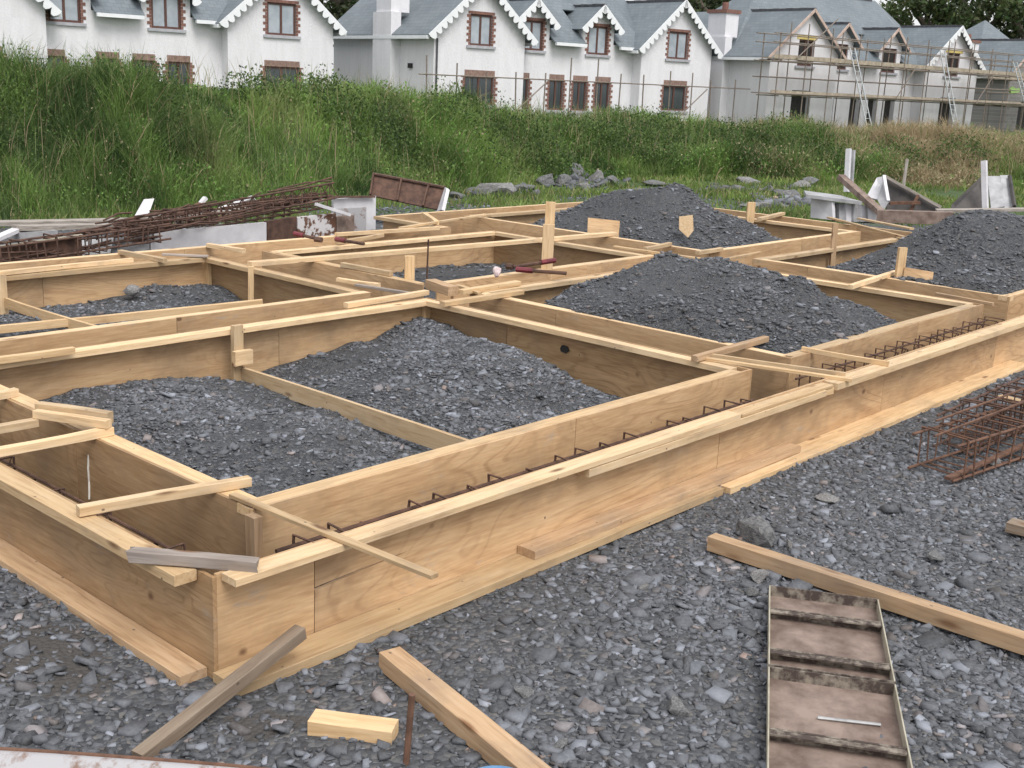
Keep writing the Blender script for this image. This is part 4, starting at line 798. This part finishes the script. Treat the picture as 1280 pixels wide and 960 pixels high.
rebar_cage('rusty rebar cage with close stirrup loops in the front trench beside the tall dark heap', (5.6, .31, .0), (9.6, .31, .0), .2, .355, .19, z_jit=.02, poke=.03, mat='rust_dark')
rebar_cage('rusty rebar cage inside the stained corner trench on the left', (.25, .62, -.05), (.25, 5.2, -.05), .2, .28, .26, z_jit=.06, mat='rust_dark')
tag(link('marker_rod', tube_mesh([[at(533, 362, .40), at(532, 302, .40)+Vector((0, 0, 0))][0:1]+[Vector((at(533, 362, .42).x+.01, at(533, 362, .42).y, .93))]], .009), 'rust_dark'), 'slim dark rebar marker rod standing at the trench crossing', 'rebar rod')
p = at(505, 962, .0); tag(link('rebar_stake', tube_mesh([[p-Vector((0, 0, .1)), Vector((.135, -1.05, .15)), at(515, 868, .31)]], .0125, 8), 'rust'), 'rusty rebar stake standing in the gravel beside a short timber block', 'rebar stake')
tag(link('rope', tube_mesh([[(.555, 2.06, .36), (.545, 2.055, .28), (.55, 2.06, .2), (.54, 2.05, .1)]], .006), 'rope_white'), 'short white rope hanging inside the stained corner trench', 'rope')
# loose cage on the gravel at the right
q0, q1 = at(1172, 592, .02), at(1330, 540, .02)
cg = rebar_cage('loose rusty rebar cage lying on the gravel beside the front wall', q0, q0+(q1-q0).normalized()*2.2, .36, .27, .15, jit=.03, mat='rust', r=.008, br=.010, first=.02, bar_over=.1)
d_ = (q1-q0).normalized(); q2 = at(1200, 560, .05); rebar_cage('second rusty rebar cage tangled over the loose one beside the front wall', q2, q2+(d_+Vector((.12, .1, .03))).normalized()*2.0, .3, .26, .11, jit=.06, mat='rust_dark', r=.008, br=.010, first=.02, bar_over=.15, z_jit=.03)
sdv = Vector((d_.y, -d_.x, 0))
for k, (o1, zz_, oo) in enumerate(((.14, .03, -.12), (.02, .3, -.15), (-.12, .33, .1))):
    tag(board('steel_bar', q0+d_*oo+sdv*o1+Vector((0, 0, zz_)), q0+d_*2.2+sdv*(o1-.1)+Vector((0, 0, zz_+.06)), .045 if k == 0 else .014, .02 if k == 0 else .014, 'rust', n=4), ['flat rusty steel bar lying through the bottom of the loose rebar cage', 'loose rusty rod laid along the top of the loose rebar cage', 'bent rusty rod resting over the stirrups of the loose rebar cage'][k], 'steel bar')
pb('pale timber end lying past the loose rebar cage', (1250, 494), (1310, 508), .05, .05, .09, .045, 'lumber', 'loose_timber', group=None)
pb('rusty brown timber end lying by the long thick timber', (1262, 650), (1330, 668), .07, .07, .12, .06, 'lumber_weathered', 'loose_timber', group=None)

# ================================================================ TOOLS
def bolt_cutters(label, a, b, c_, d__, z_):
    root = empty('bolt_cutters', at(*a, z_)); tag(root, label, 'bolt cutters'); o_ = root.location; rel = lambda px, dz=0: at(*px, z_)+Vector((0, 0, dz))-o_
    link('handle', tube_mesh([[rel(b, .05), rel(a, .02)]], .02, 7), 'rust_dark', root); link('handle', tube_mesh([[rel(d__, .02), rel(c_, .02)]], .02, 7), 'rust_dark', root)
    link('grip', tube_mesh([[rel(b, .05)*1., rel(((a[0]+b[0]*2)/3, (a[1]+b[1]*2)/3), .04)]], .03, 8), 'maroon_paint', root); link('grip', tube_mesh([[rel(((c_[0]*2+d__[0])/3, (c_[1]*2+d__[1])/3), .02), rel(c_, .02)]], .03, 8), 'maroon_paint', root)
    link('jaw', tube_mesh([[rel(a, .02), rel((a[0]-8, a[1]-1), .02)]], .035, 6), 'rust_dark', root)
bolt_cutters('maroon handled bolt cutters lying open on the battens behind the tall dark heap', (641, 336), (693, 331), (645, 339), (708, 344), .55)
bolt_cutters('long maroon bar clamp lying across the rear trench', (402, 302), (368, 297), (420, 301), (455, 307), .55)
me = bpy.data.meshes.new('shape'); bm = bmesh.new(); bmesh.ops.create_icosphere(bm, subdivisions=2, radius=.045)
for v_ in bm.verts: v_.co = v_.co*(1+.25*math.sin(v_.co.x*60)*math.cos(v_.co.z*50+v_.co.y*40)); v_.co.z *= 1.3
bm.to_mesh(me); bm.free(); tag(link('rag', me, 'pink_cloth', None, Matrix.Translation(at(621, 340, .56))), 'pale pink crumpled rag on the batten beside the bolt cutters', 'rag')

# ================================================================ STEEL FORM PANELS
def tray(name, label, p, dx, L, W, ribs, rim=.055, floor='rust_panel', rimm='crusted_steel', edge='rim_steel', group=None, rz=None, tilt=0, cat='steel panel'):
    root = empty(name, p, math.atan2(dx[1], dx[0])); tag(root, label, cat, group); root.rotation_euler.y = tilt
    link('plate', box_mesh([(0, L, 0, W, 0, .006)]), floor, root)
    for nm, b_ in (('side_rim', (-.0, L, -.006, .0, 0, rim)), ('side_rim', (0, L, W, W+.006, 0, rim)), ('end_rim', (-.007, 0, -.006, W+.006, 0, rim)), ('end_rim', (L, L+.007, -.006, W+.006, 0, rim))): link(nm, box_mesh([b_]), edge if nm == 'side_rim' else rimm, root)
    for x_ in ribs: link('rib', box_mesh([(x_, x_+.012, .001, W-.001, .006, rim-.006), (x_-.03, x_-.0001, .001, W-.001, rim-.014, rim-.006)][0:1]), rimm, root); link('rib_flange', box_mesh([(x_-.035, x_-.001, .002, W-.002, rim-.016, rim-.008)]), rimm, root)
    return root
tl, tr = at(962, 741, .05), at(1087, 742, .05); bl = at(960, 962, .05); ld = Vector((tl.x-bl.x, tl.y-bl.y, 0)).normalized(); wdv = Vector((ld.y, -ld.x, 0)); W_ = abs((tr-tl).dot(wdv))+.02
# lengths along the panel from its far end, measured at the left rim
def along(px, py): q = at(px, py, .05); return (tl-q).dot(ld)
Lj = along(961, 842)
stp = Vector((tl.x, tl.y, .034)) - ld*(Lj-.008)
tray('steel_form_panel', 'rusty steel form panel with ribs lying on the gravel, its end against the long timber', stp + wdv*W_, ld, Lj-.02, W_, [Lj-.02-along(962, 768), .16], .06)
stp2 = Vector((tl.x, tl.y, .03)) - ld*(Lj+1.25)
tray('steel_form_panel', 'rusty steel form panel with a pale rod on it, end to end with another panel', stp2 + wdv*W_, ld, 1.235, W_, [1.235-(along(961, 918)-Lj), .3], .06)
tag(link('steel_rod', tube_mesh([[at(1022, 897, .045), at(1101, 906, .045)]], .007), 'steel_grey'), 'short pale steel rod lying inside the rusty form panel', 'steel rod')

# white painted trough edge in the near corner
pts = [at(x_, y_, .16) for x_, y_ in ((-60, 935), (0, 938), (70, 942), (150, 948), (230, 954), (300, 960), (360, 967))]
root = empty('painted_steel_trough', (pts[0].x, pts[0].y, 0)); tag(root, 'white painted steel trough with a rusty curved rim beside the corner gravel', 'trough'); o_ = Vector(root.location)
back = Vector((-.62, -.55, 0)); V = []; F = []
for p in pts:
    for k, (b_, z_) in enumerate(((.0, .16), (.012, .17), (.05, .165), (.09, .13), (.16, .1), (.4, .08), (.02, .0))):
        q = p+back*b_-o_; V.append((q.x, q.y, z_))
for i in range(len(pts)-1):
    for k in range(5): F.append((i*7+k, i*7+k+1, (i+1)*7+k+1, (i+1)*7+k))
    F.append((i*7, (i+1)*7, (i+1)*7+6, i*7+6))
link('trough_wall', mesh(V, F, True), 'white_paint_rusty', root)
link('rim', tube_mesh([[p-o_+back*.006+Vector((0, 0, .005)) for p in pts]], .011, 7), 'rust', root)
# blue and white plastic tub, only its lid in view
p = at(622, 988, .12); root = empty('plastic_tub', (p.x, p.y, 0)); tag(root, 'blue plastic tub with white stripes on its rounded lid', 'tub')
def lathe(prof, k=28, a0=0, a1=2*math.pi):
    V = [(r_*math.cos(a0+(a1-a0)*j/k), r_*math.sin(a0+(a1-a0)*j/k), z_) for r_, z_ in prof for j in range(k+1)]; F = [(i*(k+1)+j, i*(k+1)+j+1, (i+1)*(k+1)+j+1, (i+1)*(k+1)+j) for i in range(len(prof)-1) for j in range(k)]; return mesh(V, F, True)
link('tub_body', lathe([(.11, 0), (.135, .03), (.14, .1)]), 'blue_plastic', root); link('lid', lathe([(.145, .1), (.145, .12), (.13, .135), (.07, .145), (.0005, .148)]), 'blue_plastic', root)
for a_ in (1.9, 3.0, 4.4): link('stripe', lathe([(.147, .1), (.147, .121), (.132, .1375), (.072, .1478), (.02, .151)], 4, a_, a_+.32), 'white_plastic', root)

# ================================================================ SCRAP PILE, left
def sb(name, label, a, b, Y, t_, mat, bottom=None, **kw):     # upright panel: top edge by two photo points on the plane Y, down to the given height
    p, q = aty(*a, Y[0]), aty(*b, Y[1]); z_ = bottom if bottom is not None else 0
    return tag(quad_slab(name, [p, q, Vector((q.x, q.y, z_)), Vector((p.x, p.y, z_))], t_, mat), label, 'scrap steel', 'scrap steel behind the formwork')
sb('scrap_steel', 'long white steel panel standing on edge behind the rear wall', (188, 291), (333, 278), (10.2, 10.2), .06, 'white_panel')
sb('scrap_steel', 'white and rust patched steel panel beside the long white panel', (372, 272), (420, 267), (10.3, 10.4), .08, 'white_rust_patch')
sb('scrap_steel', 'dark rusty steel panel between the long white panel and patched one', (334, 277), (371, 271), (10.25, 10.3), .08, 'rust_dark')
sb('scrap_steel', 'brown rusty end panel below the slanting white strip', (421, 271), (443, 269), (10.42, 10.45), .08, 'rust_panel')
sb('scrap_steel', 'grey flaking steel panel before the tall white plate', (420, 261), (458, 259), (10.7, 10.75), .05, 'white_paint_rusty')
sb('scrap_steel', 'tall white steel plate at the end of the scrap pile', (417, 249), (470, 245), (11.0, 11.0), .05, 'white_panel')
sb('scrap_steel', 'brown steel side panel covered by reinforcing loops', (-20, 312), (102, 296), (9.9, 9.9), .06, 'rust_dark')
def bar_(label, a, b, Ya, Yb, w_, t_, mat, name='steel_strip', **kw): return tag(board(name, aty(*a, Ya), aty(*b, Yb), w_, t_, mat, n=4, **kw), label, 'scrap steel', 'scrap steel behind the formwork')
bar_('white strip slanting over the rust patched panel', (395, 255), (437, 269), 10.3, 10.3, .05, .05, 'white_panel')
bar_('thin dark top rail above the tall white plate', (405, 246), (468, 246), 10.95, 10.95, .05, .03, 'rust_dark')
bar_('long weathered plank on top of the scrap, behind the lattice girder', (-15, 279), (178, 275), 10.9, 11.2, .25, .05, 'grey_wood', 'grey_plank')
bar_('second weathered plank under the lattice girder', (20, 285), (190, 281), 10.6, 10.9, .2, .06, 'grey_wood', 'grey_plank')
bar_('grey plank running up towards the triangular white frame', (180, 274), (300, 262), 10.9, 11.2, .3, .05, 'grey_wood', 'grey_plank')
bar_('weathered board behind the lattice girder near the tall white plate', (280, 264), (400, 250), 11.2, 11.4, .2, .05, 'grey_wood', 'grey_plank')
bar_('light edged rail on top of the brown looped panel', (-15, 311), (102, 294), 9.85, 9.85, .05, .03, 'rim_steel')
bar_('white angle bar behind the brown looped panel', (-12, 301), (20, 288), 10.4, 10.6, .12, .05, 'white_panel')
bar_('bent rusty angle rising from the scrap', (222, 268), (250, 255), 11.1, 11.1, .06, .05, 'rust')
bar_('pale end of the bent rusty angle', (250, 256), (257, 247), 11.1, 11.1, .08, .05, 'white_panel')
sb('steel_box', 'grey steel box section lying among planks at the scrap pile', (24, 291), (72, 288), (10.5, 10.5), .3, 'grey_panel', .2)
tag(quad_slab('scrap_steel', [aty(180, 249, 11.2), aty(193, 248, 11.2), aty(184, 273, 11.0), aty(166, 274, 11.0)], .05, 'white_panel'), 'small white plate leaning up out of the planks', 'scrap steel', 'scrap steel behind the formwork')
tag(quad_slab('scrap_steel', [aty(100, 298, 10.3), aty(142, 296, 10.3), aty(138, 316, 10.3), aty(100, 320, 10.3)], .02, 'white_plastic'), 'white torn sheet behind rusty loops', 'sheet')
tag(quad_slab('scrap_steel', [aty(150, 293, 10.25), aty(186, 291, 10.25), aty(187, 316, 10.2), aty(150, 318, 10.2)], .08, 'grey_panel'), 'grey worn panel at the end of the long white panel', 'scrap steel', 'scrap steel behind the formwork')
# tangle of thin rods and splinters over the pile
paths = []
for k in range(70):
    x_ = random.uniform(-10, 350); yb = 322-.165*max(x_, 0)+random.uniform(-20, 8)-(8 if x_ > 100 else 0); L_ = random.uniform(25, 110); yy = random.uniform(9.7, 11); a_ = aty(x_, yb, yy); b_ = aty(min(x_+L_, 415), yb-L_*.15+random.uniform(-6, 6), yy+random.uniform(0, .6)); paths.append([a_, (a_+b_)/2+Vector((0, 0, random.uniform(-.05, .04))), b_])
tag(link('rod_tangle', tube_mesh(paths, .013, 5), 'rust_dark'), 'tangle of thin rusty rods strewn over the left scrap pile', 'scrap steel', kind='stuff')
# triangular white frame
root = empty('steel_truss', aty(295, 270, 11.2)); tag(root, 'triangular white edged steel frame standing behind the grey planks', 'scrap steel'); o_ = Vector(root.location)
link('rail', tube_mesh([[aty(266, 265, 11.2)-o_, aty(315, 247, 11.2)-o_, aty(323, 258, 11.2)-o_]], .035, 6), 'white_panel', root)
quad_slab('web', [aty(270, 266, 11.25)-o_, aty(313, 250, 11.25)-o_, aty(320, 260, 11.25)-o_, aty(300, 268, 11.25)-o_], .02, 'grey_panel', root)
# rusty lattice girders
def girder(label, p0, p1, h_, n_, w_=.18):
    p0, p1 = Vector(p0), Vector(p1); L = (p1-p0).length; root = link_root = empty('lattice_girder', p0, math.atan2(p1.y-p0.y, p1.x-p0.x)); root.rotation_euler.y = -math.asin((p1.z-p0.z)/L); tag(root, label, 'lattice girder', 'rusty lattice girders')
    for y_, z_ in ((-w_/2, 0), (w_/2, 0), (0, h_)): link('chord', tube_mesh([[(0, y_, z_), (L, y_, z_)]], .016), 'rust_dark', root)
    me = tube_mesh([[(0, -w_/2, 0), (L/n_*.5, 0, h_), (L/n_, -w_/2, 0)], [(0, w_/2, 0), (L/n_*.5, 0, h_), (L/n_, w_/2, 0)]], .009, 5); me.materials.append(MT['rust_dark'])
    m1 = tube_mesh([[(0, -w_/2, 0), (L/n_*.5, 0, h_), (L/n_, -w_/2, 0)]], .010, 5); m2 = tube_mesh([[(0, w_/2, 0), (L/n_*.5, 0, h_), (L/n_, w_/2, 0)]], .010, 5)
    for mm in (m1, m2): mm.materials.append(MT['rust_dark'])
    for i in range(n_):
        for mm in (m1, m2): link('diagonal', mm, None, root, Matrix.Translation((i*L/n_, 0, 0)))
girder('rusty lattice girder slanting up over the long white panel', aty(150, 297, 10.0), aty(418, 246, 10.7), .22, 20)
rebar_cage('tangled rusty rebar cage lying under the slanting lattice girder', aty(160, 300, 10.3), aty(405, 258, 10.9), .34, .2, .22, jit=.08, mat='rust_dark', r=.012, br=.016, z_jit=.03)
rebar_cage('rusty rebar cage lying low before the torn white sheet', aty(-20, 332, 9.6), aty(205, 298, 10.0), .3, .22, .17, jit=.06, mat='rust_dark', r=.011, br=.015, z_jit=.03)
# tilted brown panel with ribs and white end plate
c0, c1, c2, c3 = atd(467, 217, 20.5), atd(556, 234, 20.2), atd(548, 262, 20.0), atd(463, 244, 20.3)
root = empty('steel_form_panel', (c0+c1+c2+c3)/4); tag(root, 'dark brown ribbed steel panel tipped up at the foot of the bank', 'steel panel'); o_ = Vector(root.location)
quad_slab('plate', [c0-o_, c1-o_, c2-o_, c3-o_], .03, 'rust_dark', root)
for s_ in (0, .4, .78): 
    a_, b_ = c0.lerp(c1, s_)-o_, c3.lerp(c2, s_)-o_; vv = (Vector(CAM)-(c0+c2)/2).normalized()*.06; board('rib', a_+vv*.5, b_+vv*.5, .03, .08, 'rust_dark', root, n=2)
board('rim', c0-o_, c1-o_, .12, .03, 'rust_dark', root, n=2)
quad_slab('end_plate', [atd(556, 234, 20.0)-o_, atd(558, 236, 19.7)-o_, atd(552, 262, 19.6)-o_, atd(546, 264, 19.85)-o_], .06, 'white_panel', root)

# ================================================================ SCRAP, right
def rp(name, label, pts, t_, mat, cat='scrap panel', group='scrap panels by the far end of the formwork'): return tag(quad_slab(name, [atd(*p) for p in pts], t_, mat), label, cat, group)
rp('scrap_sheet', 'white panel at the base of the right hand scrap stack', [(1014, 247, 22.3), (1040, 252, 21.9), (1041, 275, 21.9), (1013, 272, 22.3)], .08, 'white_panel')
root = empty('slatted_frame', atd(1065, 270, 22)); tag(root, 'frame of upright pale slats standing beside the white scrap sheet', 'scrap frame'); o_ = Vector(root.location)
for k in range(5):
    x_ = 1044+k*9; quad_slab('slat', [Vector(atd(*q))-o_ for q in ((x_, 253+k*.8, 22.1), (x_+5, 253.5+k*.8, 22.0), (x_+5, 277, 22.0), (x_, 276, 22.1))], .25, 'white_panel' if k % 2 else 'grey_panel', root)
rp('scrap_sheet', 'dark backing sheet behind the upright pale slats', [(1040, 253, 22.35), (1094, 257, 22.3), (1094, 279, 22.3), (1040, 276, 22.35)], .05, 'void_dark')
rp('scrap_sheet', 'pale flat sheet lying on the stacked frames', [(1005, 238, 22.8), (1050, 244, 22.5), (1078, 252, 21.8), (1008, 243, 21.9)], .06, 'grey_panel')
rp('scrap_sheet', 'white angle end beside the brown beam foot', [(1085, 258, 21.9), (1110, 266, 21.7), (1112, 278, 21.7), (1085, 276, 21.9)], .06, 'white_panel')
def rbar(label, a, b, w_, t_, mat, name='scrap_bar', **kw): return tag(board(name, atd(*a), atd(*b), w_, t_, mat, n=3, **kw), label, 'scrap bar')
rbar('brown steel beam leaning diagonally across the right hand scrap', (1051, 221, 22.6), (1106, 270, 21.5), .16, .1, 'rust_panel')
rbar('white post standing behind the stacked frames', (1058, 240, 24.5), (1061, 186, 24.5), .1, .08, 'white_panel', up=(1, 0, 0)); rbar('grey strip fixed on the white post behind the stacked frames', (1064, 240, 24.55), (1067, 188, 24.55), .06, .06, 'grey_panel', up=(1, 0, 0))
rbar('thin pale stick tilted behind the folded tray', (1129, 236, 24.8), (1134, 199, 24.8), .05, .05, 'grey_wood', up=(1, 0, 0))
rbar('white post standing beside the dark leaning panel', (1232, 263, 22.5), (1230, 201, 22.5), .1, .08, 'white_panel', up=(1, 0, 0))
rbar('long low rusty beam lying in front of the folded tray', (1096, 270, 21.0), (1192, 273, 20.6), .2, .22, 'rust_panel')
rbar('pale low bar beyond the rusty beam', (1170, 263, 22.0), (1290, 262, 21.6), .3, .05, 'grey_wood')
rp('scrap_sheet', 'white left face of the folded steel tray', [(1096, 222, 22.8), (1105, 220, 22.6), (1100, 250, 22.3), (1083, 246, 22.5)], .04, 'white_panel'); rp('scrap_sheet', 'inner white web of the folded steel tray', [(1105, 220, 22.6), (1110, 250, 22.0), (1103, 262, 21.9), (1097, 250, 22.2)], .04, 'grey_panel')
rp('scrap_sheet', 'dark sloping side of the folded steel tray', [(1108, 222, 22.6), (1175, 258, 22.6), (1172, 268, 22.6), (1108, 264, 22.6)], .05, 'dark_panel')
rbar('pale edge rail on the sloping side of the folded tray', (1106, 220, 22.5), (1176, 259, 22.5), .08, .05, 'grey_wood'); rbar('white front edge of the folded tray', (1105, 220, 22.4), (1110, 252, 22.0), .06, .06, 'white_panel'); rbar('rusty cross rib in the folded tray', (1112, 254, 22.3), (1150, 253, 22.3), .06, .06, 'rust')
rbar('rusty strut inside the folded tray', (1148, 244, 22.4), (1138, 264, 22.4), .05, .05, 'rust', up=(1, 0, 0))
rp('scrap_sheet', 'dark triangular panel leaning beside the white post', [(1190, 255, 23), (1226, 221, 23), (1232, 262, 22.7), (1188, 262, 22.7)], .05, 'dark_panel')
for k, (xa, xb, yb) in enumerate(((1234, 1250, 220), (1250, 1262, 219))):
    rp('scrap_sheet', ['grey ribbed sheet leaning against the white post', 'outer grey ribbed sheet leaning past the white post'][k], [(xa, yb, 23.4), (xb, yb, 23.4), (xb+6, 258, 22.8), (xa+5, 261, 22.8)], .04, 'grey_panel')
rbar('rounded grey edge of the outer ribbed sheet', (1262, 220, 23.3), (1268, 258, 22.7), .06, .06, 'dark_panel', up=(1, 0, 0))

# ================================================================ ROCKS
def rock_mesh(seed, n_=2):
    r_ = random.Random(seed); bm = bmesh.new(); bmesh.ops.create_icosphere(bm, subdivisions=n_, radius=1.)
    pl = [(Vector((r_.gauss(0, 1), r_.gauss(0, 1), r_.gauss(0, 1))).normalized(), r_.uniform(.38, .8)) for _ in range(11)]
    for v_ in bm.verts:
        for nn_, dd in pl:
            e = v_.co.dot(nn_)-dd
            if e > 0: v_.co -= nn_*e
        v_.co *= r_.uniform(.9, 1.08)
    me = bpy.data.meshes.new('shape'); bm.to_mesh(me); bm.free(); return me
def rock(label, p, sx, sy, sz, mat='stone', seed=0, rz=None, group=None):
    o = link('rock', rock_mesh(seed), mat, None, Matrix.Translation(p) @ Matrix.Rotation(rz if rz is not None else seed*1.3, 4, 'Z') @ Matrix.Diagonal((sx, sy, sz, 1))); return tag(o, label, 'rock', group)
def grock(label, px, py, w_px, h_px, mat='stone', seed=0, group=None, flat=None):
    p = at(px, py, .0); dep = (np.array(p)-CAM) @ _f2; k = dep/FPX; rock(label, p+Vector((0, 0, h_px*k*.3)), w_px*k*.55, w_px*k*.45, h_px*k*.62, mat, seed, group=group)
grock('large flat slate rock behind the end of the long thick timber', 940, 672, 66, 30, 'stone', 1, None)
grock('pale chalky stone in front of the long thick timber', 948, 726, 30, 16, 'stone_pale', 2)
grock('small white stone by the large flat slate rock', 986, 685, 14, 14, 'stone_pale', 3)
grock('white plastic wrapped lump under the loose rebar cage', 1237, 583, 26, 16, 'stone_pale', 4)
grock('flat brownish stone in the open gravel short of the steel panels', 655, 868, 34, 14, 'stone', 5); grock('broad pale flat stone near the steel panels', 845, 888, 44, 24, 'stone', 6); grock('reddish flat stone beyond the broad pale stone', 940, 745, 26, 16, 'stone', 7)
grock('grey flat stone in the gravel past the long thick timber', 1170, 698, 36, 12, 'stone', 8); grock('tan flat stone by the front bottom plate', 805, 735, 18, 8, 'stone_pale', 9); grock('light sliver of stone in the gravel by the front plate joint', 1030, 625, 40, 8, 'stone_pale', 10); grock('grey boulder chip near the timber block', 700, 935, 30, 16, 'stone', 12)
p = at(164, 368, .2); rock('pale boulder resting on the gravel of the far left bay', p+Vector((0, 0, .03)), .13, .11, .085, 'stone_pale', 13)
RL = ['largest pale hump of broken rock in the rubble at the bank foot', 'low grey stone beside the largest pale rubble hump', 'wide grey stone in the middle of the bank foot rubble', 'grey stone beside the upright dark rock of the rubble', 'upright dark rock standing highest in the bank foot rubble', 'pale rock just past the upright dark rock of the rubble', 'last grey stone of the rubble row past the upright rock', 'flat pale stone in front of the upright dark rock', 'small grey stone before the largest pale rubble hump', 'small stone between the largest pale hump and the wide grey stone', 'flat grey stone behind the heap with the pointed stake', 'wide flat grey stone in the grass behind the stake heap', 'grey stone in the grass behind the square post', 'wide pale stone in the grass behind the square post', 'grey stone between square post and stacked scrap frames', 'wide grey stone beside the slatted scrap frame', 'pale stone behind the slatted scrap frame', 'grey stone at the bank foot behind the white scrap post', 'broad pale slab by the far end wall of the formwork', 'small stone beside the tipped brown ribbed panel', 'flat grey stone past the white end of the tipped brown panel']
for k, (px, py, wd_, hg, mt) in enumerate([(622, 244, 62, 26, 'stone_pale'), (655, 240, 30, 14, 'stone'), (685, 232, 36, 18, 'stone'), (705, 232, 26, 16, 'stone'), (719, 226, 24, 26, 'stone'), (745, 228, 30, 18, 'stone_pale'), (765, 232, 26, 14, 'stone'), (728, 238, 30, 12, 'stone_pale'), (592, 242, 24, 10, 'stone'), (670, 244, 24, 10, 'stone'), (800, 240, 24, 8, 'stone'), (815, 232, 40, 10, 'stone'), (918, 238, 30, 10, 'stone'), (935, 232, 44, 12, 'stone_pale'), (960, 240, 30, 12, 'stone'), (982, 248, 40, 14, 'stone'), (1000, 235, 30, 12, 'stone_pale'), (1012, 230, 26, 10, 'stone'), (950, 262, 60, 16, 'stone_pale'), (530, 256, 20, 8, 'stone'), (572, 248, 26, 10, 'stone')]):
    grock(RL[k], px, py, wd_, hg, mt, 30+k, 'rubble at the foot of the bank')
print('tris', sum(len(o.data.loop_triangles) if o.data.loop_triangles else sum(len(p.vertices)-2 for p in o.data.polygons) for o in bpy.data.objects if o.type == 'MESH'))
